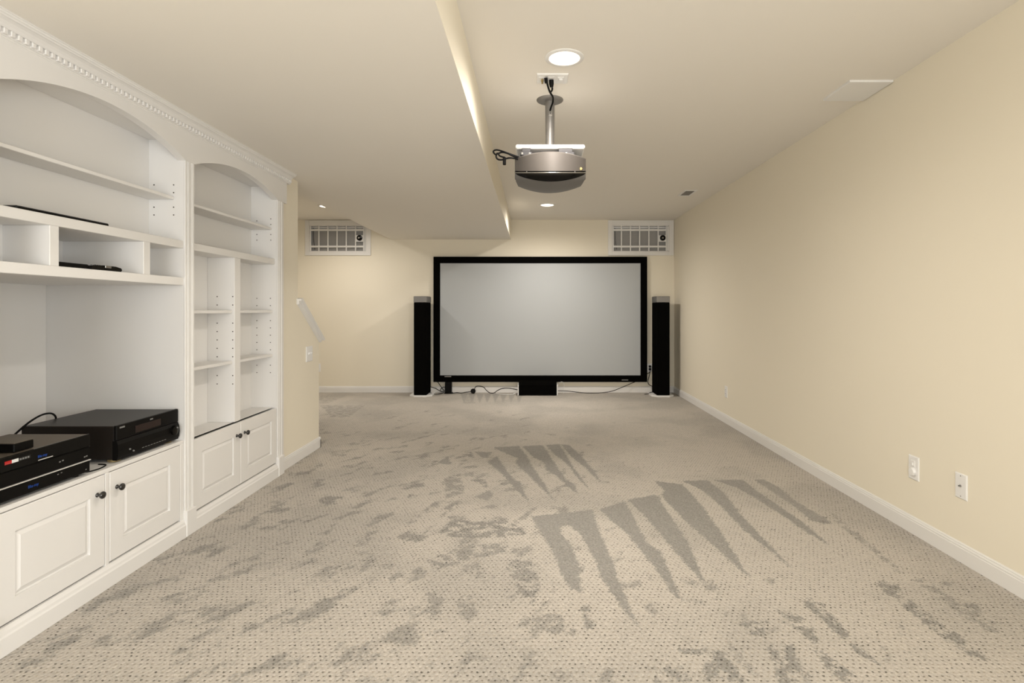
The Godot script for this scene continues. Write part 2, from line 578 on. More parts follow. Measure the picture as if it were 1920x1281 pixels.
func build_carpet() -> void:
	rough_noise.seed = 7
	rough_noise.frequency = 0.02
	floor_mask.resize(FW * FH)
	floor_mask.fill(0.0)
	floor_brush.resize(FW * FH)
	floor_brush.fill(0)
	# scuffed patches where the pile was pushed about, thickest on the left where people walk
	var blot := FastNoiseLite.new()
	blot.seed = 21
	blot.frequency = 0.0034
	blot.fractal_octaves = 5
	blot.fractal_gain = 0.66
	var streak := FastNoiseLite.new()
	streak.seed = 5
	streak.frequency = 0.004
	streak.fractal_octaves = 4
	for j in FH:
		var z := FZ0 + j * FCELL
		for i in FW:
			var x := FX0 + i * FCELL
			# the far half is a little darker, with a ragged edge
			var edge := z - 4.85 - rough_noise.get_noise_2d(x * 40.0, z * 40.0 + 300.0) * 0.6 + (speck(i + 5, j + 900) - 0.5) * 0.5
			var base := clampf(streak.get_noise_2d(x * 260.0 + 700.0, z * 260.0) * 0.55 + 0.04, 0.0, 0.24)
			if edge > 0.0:
				base += 0.13
			floor_mask[j * FW + i] = base
			if z > 6.4:
				continue
			var gate := 0.15
			if x > -0.45:
				gate += (x + 0.45) * 0.22
			if z > 3.2:
				gate += (z - 3.2) * 0.06
			var n := blot.get_noise_2d((x * 0.85 - z * 0.53) * 1500.0, (x * 0.53 + z * 0.85) * 900.0) + 0.35 * streak.get_noise_2d((x * 0.9 - z * 0.43) * 2000.0, (x * 0.43 + z * 0.9) * 700.0) + (speck(i + 31, j + 5) - 0.5) * 0.22
			if n > gate:
				floor_mask[j * FW + i] = maxf(floor_mask[j * FW + i], clampf(0.16 + (n - gate) * 2.4, 0.0, 0.78))
	mark(1, [-0.35, 4.18, -0.29, 4.35, -0.24, 4.15, -0.17, 3.87, -0.11, 3.71, -0.09, 3.71, -0.06, 3.51, -0.04, 3.4, -0.01, 3.26, -0.06, 3.4, -0.1, 3.51, -0.15, 3.65, -0.22, 3.87, -0.3, 4.07])
	mark(1, [-0.34, 4.63, -0.12, 4.68, -0.05, 4.35, 0.0, 4.04, 0.08, 3.65, 0.11, 3.45, 0.15, 3.28, 0.11, 3.4, 0.03, 3.65, -0.04, 3.87, -0.14, 4.18, -0.12, 4.29, -0.21, 4.41])
	mark(1, [-0.1, 4.67, 0.08, 4.71, 0.12, 4.47, 0.17, 4.12, 0.2, 3.92, 0.23, 3.74, 0.28, 3.65, 0.28, 3.45, 0.23, 3.61, 0.16, 3.85, 0.1, 3.97, 0.08, 4.18, 0.0, 4.32])
	mark(1, [0.11, 4.72, 0.23, 4.74, 0.27, 4.35, 0.3, 4.02, 0.34, 3.76, 0.37, 3.51, 0.35, 3.61, 0.31, 3.78, 0.26, 4.12, 0.18, 4.38])
	mark(1, [0.24, 4.74, 0.31, 4.72, 0.39, 4.32, 0.44, 3.97, 0.47, 3.67, 0.44, 3.76, 0.39, 4.02, 0.33, 4.23, 0.28, 4.47])
	mark(0.9, [-0.49, 4.49, -0.34, 4.47, -0.36, 4.29, -0.41, 4.32])
	mark(0.8, [-0.62, 4.28, -0.54, 4.47, -0.51, 4.49, -0.46, 4.29, -0.53, 4.35, -0.58, 4.28], true)
	mark(0.9, [-0.74, 4.18, -0.68, 4.32, -0.61, 4.11, -0.71, 4.14])
	mark(0.7, [-0.53, 4.07, -0.41, 4.1, -0.42, 4.04, -0.48, 4.01], true)
	mark(0.8, [-0.44, 3.75, -0.33, 3.76, -0.3, 3.61, -0.31, 3.57, -0.36, 3.67], true)
	mark(0.9, [-0.37, 3.4, -0.31, 3.49, -0.28, 3.53, -0.25, 3.45, -0.28, 3.34])
	mark(0.7, [-0.58, 3.74, -0.55, 3.8, -0.49, 3.67, -0.45, 3.59, -0.52, 3.65], true)
	mark(1, [-0.01, 3.08, 0.35, 3.19, 0.35, 2.88, 0.37, 2.52, 0.37, 2.31, 0.38, 2.09, 0.39, 1.99, 0.37, 2.07, 0.33, 2.23, 0.3, 2.36, 0.29, 2.54, 0.24, 2.86, 0.19, 2.97, 0.14, 2.92, 0.15, 2.82, 0.19, 2.72, 0.21, 2.52, 0.2, 2.25, 0.16, 2.28, 0.12, 2.42, 0.11, 2.55, 0.06, 2.78, 0.01, 2.99])
	mark(1, [0.39, 3.19, 0.56, 3.33, 0.57, 2.95, 0.57, 2.74, 0.62, 2.64, 0.61, 2.42, 0.6, 2.17, 0.57, 2.27, 0.55, 2.49, 0.52, 2.66, 0.49, 2.86, 0.45, 2.97])
	mark(1, [0.58, 3.35, 0.78, 3.45, 0.78, 3.14, 0.78, 2.76, 0.76, 2.52, 0.73, 2.31, 0.71, 2.45, 0.69, 2.64, 0.66, 2.84, 0.63, 3.11])
	mark(1, [0.83, 3.72, 1.0, 3.65, 1.01, 3.3, 0.99, 2.88, 0.96, 2.54, 0.95, 2.38, 0.92, 2.52, 0.89, 2.74, 0.85, 2.97, 0.82, 3.25, 0.81, 3.45, 0.85, 3.52])
	mark(1, [1.02, 3.72, 1.2, 3.74, 1.22, 3.48, 1.19, 3.14, 1.18, 2.82, 1.18, 2.68, 1.17, 2.45, 1.15, 2.64, 1.12, 2.88, 1.12, 3.22, 1.1, 3.52])
	mark(1, [1.24, 3.74, 1.44, 3.75, 1.45, 3.48, 1.47, 3.19, 1.49, 2.97, 1.47, 2.7, 1.44, 2.86, 1.42, 3.09, 1.39, 3.33, 1.34, 3.58])
	mark(0.9, [1.52, 3.75, 1.59, 3.76, 1.62, 3.58, 1.61, 3.33, 1.63, 3.14, 1.64, 3.02, 1.54, 3.02, 1.56, 3.22, 1.54, 3.48])
	mark(0.8, [0.79, 2.05, 0.89, 2.06, 0.84, 1.99, 0.79, 1.96], true)
	mark(0.8, [0.18, 2.16, 0.22, 2.16, 0.23, 2.02, 0.2, 1.98], true)
	mark(0.6, [0.64, 2.36, 0.69, 2.39, 0.71, 2.32, 0.67, 2.29], true)
	mark(0.8, [0.49, 1.88, 0.62, 1.88, 0.63, 1.83, 0.51, 1.85], true)
	mark(0.8, [0.38, 1.78, 0.48, 1.78, 0.5, 1.71, 0.38, 1.71], true)
	mark(0.7, [0.68, 1.88, 0.72, 1.78, 0.71, 1.72, 0.68, 1.84], true)
	mark(0.9, [1.46, 2.34, 1.56, 2.36, 1.53, 2.2, 1.52, 2.04, 1.54, 1.94, 1.52, 1.81, 1.48, 1.85, 1.46, 1.97, 1.46, 2.15], true)
	mark(0.9, [1.56, 3.06, 1.67, 3.09, 1.63, 2.98, 1.54, 2.97], true)
	mark(0.6, [1.73, 3.16, 1.71, 2.89, 1.68, 2.64, 1.65, 2.4, 1.63, 2.45, 1.65, 2.69, 1.66, 2.96], true)
	mark(0.7, [1.64, 2.37, 1.7, 2.37, 1.7, 2.23, 1.72, 2.05, 1.77, 2.04, 1.66, 1.97, 1.63, 2.11, 1.63, 2.25], true)
	mark(0.8, [1.76, 2.34, 1.83, 2.34, 1.8, 2.3, 1.75, 2.31], true)
	mark(0.9, [1.7, 2.17, 1.77, 2.17, 1.74, 2.11, 1.68, 2.12], true)
	mark(0.9, [1.07, 2.2, 1.16, 2.21, 1.14, 1.94, 1.14, 1.78, 1.1, 1.87, 1.09, 2.07], true)
	mark(0.9, [0.95, 2.12, 1.02, 2.1, 1.03, 2.01, 1.0, 1.89, 0.97, 1.96, 0.96, 2.03], true)
	mark(0.9, [0.77, 2.04, 0.89, 2.05, 0.84, 1.98, 0.78, 1.93], true)
	mark(0.9, [0.82, 1.9, 0.91, 1.9, 0.88, 1.8, 0.88, 1.71, 0.77, 1.71, 0.79, 1.8], true)
	mark(0.9, [1.0, 1.96, 1.0, 1.84, 1.04, 1.71, 0.97, 1.71, 0.96, 1.86], true)
	mark(0.9, [0.59, 1.89, 0.65, 1.86, 0.67, 1.71, 0.54, 1.71], true)
	mark(0.7, [0.68, 1.92, 0.72, 1.87, 0.7, 1.74, 0.68, 1.82], true)
	mark(0.9, [-0.53, 2.87, -0.43, 3.03, -0.28, 3.01, -0.16, 3.03, -0.03, 2.89, -0.04, 2.83, -0.2, 2.79, -0.39, 2.79], true)
	mark(0.8, [-0.5, 2.55, -0.32, 2.69, -0.13, 2.75, -0.13, 2.64, -0.28, 2.55, -0.43, 2.45], true)
	mark(0.9, [-0.12, 2.47, -0.06, 2.64, -0.01, 2.55, 0.03, 2.3, 0.0, 2.15, -0.06, 2.27], true)
	mark(0.7, [-0.01, 2.07, 0.08, 2.1, 0.15, 2.02, 0.16, 1.96, 0.01, 1.97], true)
	mark(0.7, [-0.31, 2.22, -0.25, 2.23, -0.21, 2.1, -0.24, 2.03, -0.29, 2.11], true)
	mark(0.7, [-0.44, 2.25, -0.4, 2.27, -0.35, 2.1, -0.39, 2.08], true)
	mark(0.6, [-0.2, 1.86, -0.14, 1.87, -0.14, 1.82, -0.18, 1.82], true)
	mark(0.6, [-0.38, 1.98, -0.32, 1.99, -0.32, 1.95, -0.37, 1.95], true)
	mark(0.8, [-1.34, 3.41, -1.19, 3.41, -1.18, 3.27, -1.27, 3.24], true)
	mark(0.7, [-0.62, 3.8, -0.52, 3.89, -0.44, 3.48, -0.54, 3.37], true)
	mark(0.7, [-2.61, 6.66, -2.06, 6.66, -2.01, 5.94, -2.2, 5.94], true)
	mark(0.5, [-2.91, 7.42, -2.54, 7.5, -2.57, 6.8, -2.67, 6.8], true)
	mark(0.5, [-0.87, 6.8, -0.9, 7.5, -0.85, 7.5, -0.72, 6.8], true)
	mark(0.8, [-1.01, 7.58, -0.91, 7.58, -0.87, 6.81])
	mark(0.8, [-0.9, 7.58, -0.8, 7.58, -0.77, 6.81])
	mark(0.8, [-0.79, 7.58, -0.69, 7.58, -0.67, 6.81])
	mark(0.8, [-0.68, 7.58, -0.58, 7.58, -0.58, 6.81])
	mark(0.8, [-0.57, 7.58, -0.47, 7.58, -0.48, 6.81])
	mark(0.8, [-0.46, 7.58, -0.36, 7.58, -0.38, 6.81])
	mark(0.8, [-0.35, 7.58, -0.25, 7.58, -0.28, 6.81])
	mark(0.8, [-0.24, 7.58, -0.14, 7.58, -0.18, 6.81])
	var bytes := PackedByteArray()
	bytes.resize(FW * FH * 3)
	var light := Color(0.785, 0.755, 0.715)
	var dark := Color(0.592, 0.578, 0.552)
	for j in FH:
		for i in FW:
			var k := j * FW + i
			var g := 1.0 + (speck(i + 11, j + 77) - 0.5) * (0.06 + 0.12 * floor_mask[k])
			var c := light.lerp(dark, floor_mask[k]) * g
			bytes[k * 3] = clampi(int(c.r * 255.0), 0, 255)
			bytes[k * 3 + 1] = clampi(int(c.g * 255.0), 0, 255)
			bytes[k * 3 + 2] = clampi(int(c.b * 255.0), 0, 255)
	var tex := ImageTexture.create_from_image(Image.create_from_data(FW, FH, false, Image.FORMAT_RGB8, bytes))
	var m := paint("carpet_pile", Color.WHITE, 0.95)
	m.albedo_texture = tex
	# pile grain, plus shade painted as dark dots at the dimples; fainter where brushed
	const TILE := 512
	var grain_and_dot_shade := Image.create_empty(TILE, TILE, false, Image.FORMAT_RGB8)
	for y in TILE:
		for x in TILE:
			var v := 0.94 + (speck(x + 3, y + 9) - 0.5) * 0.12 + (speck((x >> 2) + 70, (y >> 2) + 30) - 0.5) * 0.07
			grain_and_dot_shade.set_pixel(x, y, Color(v, v, v))
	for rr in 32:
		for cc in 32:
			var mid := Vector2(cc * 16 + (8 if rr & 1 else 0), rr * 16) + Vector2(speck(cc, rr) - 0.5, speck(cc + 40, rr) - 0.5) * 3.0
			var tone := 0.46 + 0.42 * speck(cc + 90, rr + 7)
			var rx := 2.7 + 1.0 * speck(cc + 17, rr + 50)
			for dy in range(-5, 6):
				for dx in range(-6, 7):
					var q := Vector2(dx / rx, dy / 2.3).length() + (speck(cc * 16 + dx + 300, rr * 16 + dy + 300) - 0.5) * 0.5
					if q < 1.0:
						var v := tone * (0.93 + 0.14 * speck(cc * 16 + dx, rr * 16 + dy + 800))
						grain_and_dot_shade.set_pixel(posmod(int(mid.x) + dx, TILE), posmod(int(mid.y) + dy, TILE), Color(v, v * 0.985, v * 0.955))
	var loose := PackedByteArray()
	loose.resize(FW * FH)
	for k in FW * FH:
		loose[k] = 80 if floor_brush[k] else 255
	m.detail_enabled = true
	m.detail_albedo = ImageTexture.create_from_image(grain_and_dot_shade)
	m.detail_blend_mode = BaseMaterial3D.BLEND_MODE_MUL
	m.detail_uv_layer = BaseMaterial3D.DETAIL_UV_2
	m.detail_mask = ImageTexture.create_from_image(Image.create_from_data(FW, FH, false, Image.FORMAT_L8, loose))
	var m2: StandardMaterial3D = m.duplicate()
	m2.resource_name = "carpet_pile_far"
	# the same dimples as relief where they are finer than a pixel or two
	var tile := Image.create_empty(32, 32, false, Image.FORMAT_L8)
	for y in 32:
		for x in 32:
			var d := 99.0
			for q in [Vector2(0, 0), Vector2(32, 0), Vector2(0, 32), Vector2(32, 32), Vector2(16, 16)]:
				d = min(d, Vector2(x, y).distance_to(q))
			var h := 0.9 - 0.8 * exp(-pow(d / 5.0, 2.0))
			tile.set_pixel(x, y, Color(h, h, h))
	m2.heightmap_enabled = true
	m2.heightmap_texture = ImageTexture.create_from_image(tile)
	m2.heightmap_scale = 0.5
	m2.uv1_triplanar = false
	var floor_root := thing("floor", "grey beige dimpled carpet with vacuum strokes covering the whole floor", "carpet", Vector3.ZERO, "", "structure")
	# near carpet: each dimple is real relief
	const STEP := 0.005
	var cols := int((RIGHT + 1.84) / STEP) + 1
	var rows := int((4.60 - FZ0) / STEP) + 1
	var verts := PackedVector3Array()
	var norms := PackedVector3Array()
	var uvs := PackedVector2Array()
	var uv2s := PackedVector2Array()
	verts.resize(cols * rows)
	norms.resize(cols * rows)
	uvs.resize(cols * rows)
	uv2s.resize(cols * rows)
	var su := 1.0 / (FW * FCELL)
	var sv := 1.0 / (FH * FCELL)
	for j in rows:
		var z := FZ0 + j * STEP
		var r := j >> 2
		var fade := clampf((4.6 - z) / 0.5, 0.0, 1.0)
		var mj := mini(j, FH - 1) * FW
		for i in cols:
			var x := -1.84 + i * STEP
			var msk := floor_mask[mj + clampi(int((x - FX0) / FCELL), 0, FW - 1)]
			var h := (speck(i, j) - 0.5) * (0.0010 + 0.0016 * msk)
			# pits in staggered rows, 20 mm apart
			for rr in [r, r + 1]:
				var dz: float = (j - rr * 4) * STEP
				var off := 2 if rr & 1 else 0
				var cc := int(round((i - off) / 4.0))
				var dx := (i - off - cc * 4) * STEP
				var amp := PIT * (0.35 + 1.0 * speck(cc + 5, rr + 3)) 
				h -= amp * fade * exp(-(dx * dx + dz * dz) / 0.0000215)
			var k := j * cols + i
			verts[k] = Vector3(x, h, -z)
			uvs[k] = Vector2((x - FX0) * su, (z - FZ0) * sv)
			uv2s[k] = Vector2((x + 1.84) / 0.64, (z - FZ0) / 0.64)
	for j in rows:
		for i in cols:
			var k := j * cols + i
			var dx := verts[k + (1 if i < cols - 1 else 0)].y - verts[k - (1 if i > 0 else 0)].y
			var dz := verts[k + (cols if j < rows - 1 else 0)].y - verts[k - (cols if j > 0 else 0)].y
			norms[k] = Vector3(-dx, 2.0 * STEP, dz).normalized()
	var idx := PackedInt32Array()
	idx.resize((cols - 1) * (rows - 1) * 6)
	var n := 0
	for j in rows - 1:
		for i in cols - 1:
			var k := j * cols + i
			idx[n] = k
			idx[n + 1] = k + cols
			idx[n + 2] = k + cols + 1
			idx[n + 3] = k
			idx[n + 4] = k + cols + 1
			idx[n + 5] = k + 1
			n += 6
	var arr := []
	arr.resize(Mesh.ARRAY_MAX)
	arr[Mesh.ARRAY_VERTEX] = verts
	arr[Mesh.ARRAY_NORMAL] = norms
	arr[Mesh.ARRAY_TEX_UV] = uvs
	arr[Mesh.ARRAY_TEX_UV2] = uv2s
	arr[Mesh.ARRAY_INDEX] = idx
	var mesh := ArrayMesh.new()
	mesh.add_surface_from_arrays(Mesh.PRIMITIVE_TRIANGLES, arr)
	var near := MeshInstance3D.new()
	near.name = "carpet_near"
	near.mesh = mesh
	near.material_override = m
	floor_root.add_child(near)
	# the rest lies flat
	var far := SurfaceTool.new()
	far.begin(Mesh.PRIMITIVE_TRIANGLES)
	for r in [[-1.80, RIGHT + 0.02, 4.60, BACK + 0.02], [-3.66, -1.80, 4.10, BACK + 0.02]]:
		var q := [[r[0], r[2]], [r[0], r[3]], [r[1], r[3]], [r[1], r[2]]]
		for t in [0, 1, 2, 0, 2, 3]:
			far.set_uv(Vector2((q[t][0] - FX0) * su, (q[t][1] - FZ0) * sv))
			far.set_uv2(Vector2((q[t][0] + 1.84) / 0.64, (q[t][1] - FZ0) / 0.64))
			far.set_normal(Vector3.UP)
			far.add_vertex(p(q[t][0], -0.0012, q[t][1]))
	var fo := MeshInstance3D.new()
	fo.name = "carpet_far"
	fo.mesh = far.commit()
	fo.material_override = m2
	floor_root.add_child(fo)
	var st := start()
	bx(st, -3.77, RIGHT + 0.12, -0.06, -0.003, REAR - 0.12, FZ0)
	var flat := paint("carpet_plain", light, 0.95)
	part(st, "carpet_rear", flat, floor_root)
	st = start()
	bx(st, -3.77, RIGHT + 0.12, -0.08, -0.03, FZ0, BACK + 0.15)
	part(st, "carpet_backing", flat, floor_root)


# ---------------------------------------------------------------- windows

func build_windows() -> void:
	var x0 := 1.1146
	var x1 := 1.918
	var y0 := 1.993
	var y1 := 2.360
	var t := thing("window_1", "small high window with white bars at the upper right of the screen", "window", p(1.516, y0, BACK), "barred basement windows", "structure")
	var st := start()
	bx(st, 1.057, x0, 1.936, 2.433, BACK - 0.016, BACK, 0.003)
	bx(st, x1, 1.984, 1.936, 2.433, BACK - 0.016, BACK, 0.003)
	bx(st, x0, x1, y1, 2.433, BACK - 0.0155, BACK, 0.003)
	bx(st, x0, x1, 1.936, y0, BACK - 0.0155, BACK, 0.003)
	part(st, "casing", M.trim_paint, t)
	st = start()
	bx(st, x0, x0 + 0.008, y0, y1, BACK, BACK + 0.14)
	bx(st, x1 - 0.008, x1, y0, y1, BACK, BACK + 0.14)
	bx(st, x0, x1, y1 - 0.008, y1, BACK, BACK + 0.14)
	bx(st, x0, x1, y0, y0 + 0.008, BACK, BACK + 0.14)
	part(st, "jamb", M.trim_paint, t)
	for x in [1.130, 1.247, 1.375, 1.504, 1.635, 1.766, 1.881]:
		st = start()
		bx(st, x - 0.0085, x + 0.0085, y0 + 0.008, y1 - 0.008, BACK - 0.004, BACK + 0.010, 0.003)
		part(st, "grille_bar", M.plastic_white, t)
	for y in [2.297, 2.063]:
		st = start()
		bx(st, 1.130, 1.881, y - 0.0135, y + 0.0135, BACK - 0.007, BACK + 0.002, 0.003)
		part(st, "grille_rail", M.plastic_white, t)
	st = start()
	bx(st, 1.893, 1.909, y0 + 0.01, y1 - 0.012, BACK - 0.004, BACK + 0.016, 0.003)
	part(st, "hinge_stile", M.plastic_white, t)
	st = start()
	bx(st, 1.772, 1.885, 2.130, 2.222, BACK - 0.013, BACK - 0.007, 0.002)
	part(st, "lock_plate", M.plastic_white, t)
	st = start()
	lathe(st, [Vector2(0.0, 0), Vector2(0.040, 0.0), Vector2(0.040, 0.010), Vector2(0.036, 0.016), Vector2(0.020, 0.018), Vector2(0.018, 0.026), Vector2(0.0, 0.027)], p(1.8275, 2.183, BACK - 0.013), Vector3.BACK, 24)
	var lock := part(st, "lock", M.gloss_black, t)
	st = start()
	lathe(st, [Vector2(0, 0), Vector2(0.013, 0), Vector2(0.012, 0.002), Vector2(0, 0.003)], p(1.8235, 2.181, BACK - 0.040), Vector3.BACK, 14)
	bx(st, 1.829, 1.841, 2.189, 2.197, BACK - 0.034, BACK - 0.030, 0.001)
	part(st, "keyway", M.silver, lock)
	# blind: narrow slats, too fine to tell apart singly
	st = start()
	var n := 0
	var y := y0 + 0.020
	while y < y1 - 0.035:
		var c := p((x0 + x1) * 0.5, y, BACK + 0.040)
		var w := Vector3((x1 - x0) * 0.5 - 0.014, 0, 0)
		var up := Vector3(0, 0.0082, 0.0055)
		var th := Vector3(0, 0, 0.0004)
		quad(st, c - w - up + th, c + w - up + th, c + w + up + th, c - w + up + th, Vector3.BACK)
		quad(st, c - w - up - th, c + w - up - th, c + w + up - th, c - w + up - th, Vector3.FORWARD)
		n += 1
		y += 0.0150
	var slats := part(st, "blind_slats", M.slat_grey, t)
	slats.set_meta("kind", "stuff")
	st = start()
	bx(st, x0 + 0.012, x1 - 0.012, y1 - 0.036, y1 - 0.012, BACK + 0.028, BACK + 0.054, 0.002)
	part(st, "blind_headrail", M.plastic_white, t)
	st = start()
	tube(st, spline([p(x0 + 0.045, y1 - 0.03, BACK + 0.024), p(x0 + 0.05, y1 - 0.18, BACK + 0.024), p(x0 + 0.068, y0 + 0.03, BACK + 0.022)], 5), 0.0025, 6)
	part(st, "blind_wand", M.black_plastic, t)
	st = start()
	bx(st, x0 + 0.008, x1 - 0.008, y0 + 0.008, y1 - 0.008, BACK + 0.110, BACK + 0.114)
	part(st, "pane", M.glass, t)
	dup(t, Vector3(-4.276, 0, 0), "small high window with white bars in the stair corner, partly cut by the bulkhead").name = "window_2"


# ---------------------------------------------------------------- built-in cabinets

func knob(depth: float, y: float, parent: Node3D) -> void:
	var st := start()
	lathe(st, [Vector2(0, 0), Vector2(0.0095, 0), Vector2(0.0095, 0.002), Vector2(0.0062, 0.005), Vector2(0.0055, 0.011), Vector2(0.0085, 0.0145), Vector2(0.0135, 0.018), Vector2(0.0155, 0.0225), Vector2(0.0145, 0.027), Vector2(0.010, 0.0305), Vector2(0, 0.032)], p(FACE, y, depth), Vector3.RIGHT, 24)
	part(st, "knob", M.knob_metal, parent, "small round dark metal knob")


func door(d0: float, d1: float, y0: float, y1: float, knob_depth: float, parent: Node3D) -> void:
	var st := start()
	nested(st, p(FACE, y0, d0), p(0, 0, d1 - d0), Vector3(0, y1 - y0, 0), Vector3.RIGHT, [[0.0, -0.018], [0.0, -0.0025], [0.0025, 0.0], [0.076, 0.0], [0.0768, -0.0085], [0.0815, -0.009], [0.098, -0.0012], [0.1, -0.0012]])
	quad(st, p(FACE - 0.018, y0, d0), p(FACE - 0.018, y0, d1), p(FACE - 0.018, y1, d1), p(FACE - 0.018, y1, d0), Vector3.LEFT)
	var o := part(st, "door", M.cabinet_paint, parent)
	knob(knob_depth, 0.406, o)


func pilaster(d0: float, d1: float, parent: Node3D) -> void:
	var st := start()
	var w := d1 - d0
	var a := 0.006
	var poly := PackedVector2Array([Vector2(0, -0.0065), Vector2(w, -0.0065), Vector2(w, -0.001), Vector2(w - 0.002, 0.001)])
	for e in [w - 0.012, w - 0.022, 0.022 + a, 0.012 + a]:
		poly.append_array(PackedVector2Array([Vector2(e, 0.001), Vector2(e - 0.002, -0.002), Vector2(e - 0.004, -0.002), Vector2(e - 0.006, 0.001)]))
	poly.append_array(PackedVector2Array([Vector2(0.002, 0.001), Vector2(0, -0.001)]))
	prism(st, poly, p(FACE + 0.006, 0.132, d0), p(0, 0, 1), Vector3.RIGHT, Vector3(0, 1.812, 0))
	part(st, "pilaster", M.cabinet_paint, parent)
	st = start()
	bx(st, FACE - 0.02, FACE + 0.019, 0.0, 0.134, d0 - 0.004, d1 + 0.003, 0.003)
	part(st, "plinth_block", M.cabinet_paint, parent)


# board over the opening, cut to an arch
func frieze(d0: float, d1: float, a0: float, a1: float, rise: float, parent: Node3D) -> void:
	var poly := PackedVector2Array([Vector2(d0, SOFF), Vector2(d0, 1.941), Vector2(a0, 1.941)])
	var half := (a1 - a0) * 0.5
	var r := (half * half + rise * rise) / (2.0 * rise)
	for i in range(1, 32):
		var x := -half + 2.0 * half * i / 32.0
		poly.append(Vector2(a0 + half + x, 1.941 + sqrt(r * r - x * x) - (r - rise)))
	poly.append_array(PackedVector2Array([Vector2(a1, 1.941), Vector2(d1, 1.941), Vector2(d1, SOFF)]))
	var st := start()
	prism(st, poly, Vector3(FACE + 0.0095, 0, 0), Vector3(0, 0, -1), Vector3.UP, Vector3(-0.04, 0, 0))
	part(st, "arched_frieze", M.cabinet_paint, parent)


func base_molding(d0: float, d1: float, parent: Node3D) -> void:
	var st := start()
	var prof := PackedVector2Array([Vector2(-0.01, 0), Vector2(0.015, 0), Vector2(0.015, 0.062), Vector2(0.011, 0.068), Vector2(0.009, 0.078), Vector2(0.004, 0.086), Vector2(0.001, 0.092), Vector2(-0.01, 0.092)])
	prism(st, prof, p(FACE, 0, d0), Vector3.RIGHT, Vector3.UP, p(0, 0, d1 - d0))
	part(st, "base_molding", M.cabinet_paint, parent)


func pin_rows(spots: Array, parent: Node3D) -> void:
	# each: x, first y, last y, pitch, depth of the panel that carries the holes
	var st := start()
	for s in spots:
		var y: float = s[1]
		while y < s[2]:
			lathe(st, [Vector2(0, 0), Vector2(0.0034, 0), Vector2(0.0034, 0.0012), Vector2(0, 0.0012)], p(s[0], y, s[4]), Vector3.BACK, 8)
			y += s[3]
	var o := part(st, "shelf_pin_holes", M.pin_hole_dark, parent)  # dark discs painted for the shade inside the drilled holes
	o.set_meta("kind", "stuff")


func board(called: String, x0: float, x1: float, y0: float, y1: float, d0: float, d1: float, parent: Node3D, bev := 0.0015) -> void:
	var st := start()
	bx(st, x0, x1, y0, y1, d0, d1, bev)
	part(st, called, M.cabinet_paint, parent)


func build_media_cabinet() -> void:
	var t := thing("media_cabinet", "large white built-in cabinet with arched top, deep niche and the black electronics", "cabinet", p(FACE, 0, 2.3))
	var d0 := 1.812
	var d1 := 2.804
	for e in [[d0 - 0.018, d0], [d1, d1 + 0.018]]:
		var st := start()
		var poly := PackedVector2Array([Vector2(FACE - 0.001, 0.0), Vector2(-2.52, 0.0), Vector2(-2.52, 1.34), Vector2(-1.986, 1.34), Vector2(-1.986, 2.06), Vector2(FACE - 0.001, 2.06)])
		prism(st, poly, p(0, 0, e[0]), Vector3.RIGHT, Vector3.UP, p(0, 0, e[1] - e[0]))
		part(st, "side_panel", M.cabinet_paint, t)
	board("niche_back", -2.52, -2.51, 0.0, 1.34, d0, d1, t)
	board("upper_back", -1.986, -1.98, 1.515, 2.06, d0, d1, t, 0.0)
	board("top_panel", -1.98, FACE - 0.04, 2.048, 2.06, d0, d1, t)
	board("deck", -2.51, FACE, 0.482, 0.5, d0, d1, t, 0.003)
	board("bottom_panel", -2.51, FACE - 0.022, 0.07, 0.088, d0, d1, t)
	# the band of three cubbies above the niche
	board("cubby_floor", -2.51, FACE - 0.002, 1.297, 1.337, d0, d1, t, 0.002)
	board("cubby_top", -2.18, FACE - 0.002, 1.488, 1.527, d0, d1, t, 0.002)
	for e in [[2.029, 2.069], [2.518, 2.5615]]:
		board("cubby_divider", -2.18, FACE - 0.003, 1.337, 1.488, e[0], e[1], t)
	board("cubby_back", -1.986, -1.98, 1.337, 1.488, d0, 2.029, t, 0.0)
	board("cubby_back", -2.186, -2.178, 1.337, 1.488, 2.069, 2.518, t, 0.0)
	board("cubby_back", -1.986, -1.98, 1.337, 1.488, 2.5615, d1, t, 0.0)
	board("shelf", -1.978, -1.85, 1.739, 1.755, d0 + 0.002, d1 - 0.002, t, 0.002)
	var st := start()
	bx(st, FACE - 0.02, FACE, 0.09, 0.482, 2.2895, 2.3105, 0.002)
	bx(st, FACE - 0.02, FACE, 0.09, 0.482, 2.7755, d1, 0.002)
	bx(st, FACE - 0.02, FACE - 0.004, 0.08, 0.0925, d0, d1, 0.0)
	part(st, "face_frame", M.cabinet_paint, t)
	door(d0 + 0.002, 2.287, 0.099, 0.479, 2.246, t)
	door(2.313, 2.773, 0.099, 0.479, 2.352, t)
	pilaster(1.733, 1.808, t)
	pilaster(2.804, 2.879, t)
	frieze(1.72, 2.842, 1.812, 2.804, 0.104, t)
	base_molding(1.80, 2.81, t)
	pin_rows([[-1.954, 1.70, 1.73, 0.04, d1], [-1.853, 1.70, 1.73, 0.04, d1], [-1.954, 1.815, 1.83, 0.04, d1], [-1.853, 1.775, 1.83, 0.04, d1], [-1.954, 1.66, 1.67, 0.04, d1], [-1.853, 1.66, 1.67, 0.04, d1]], t)


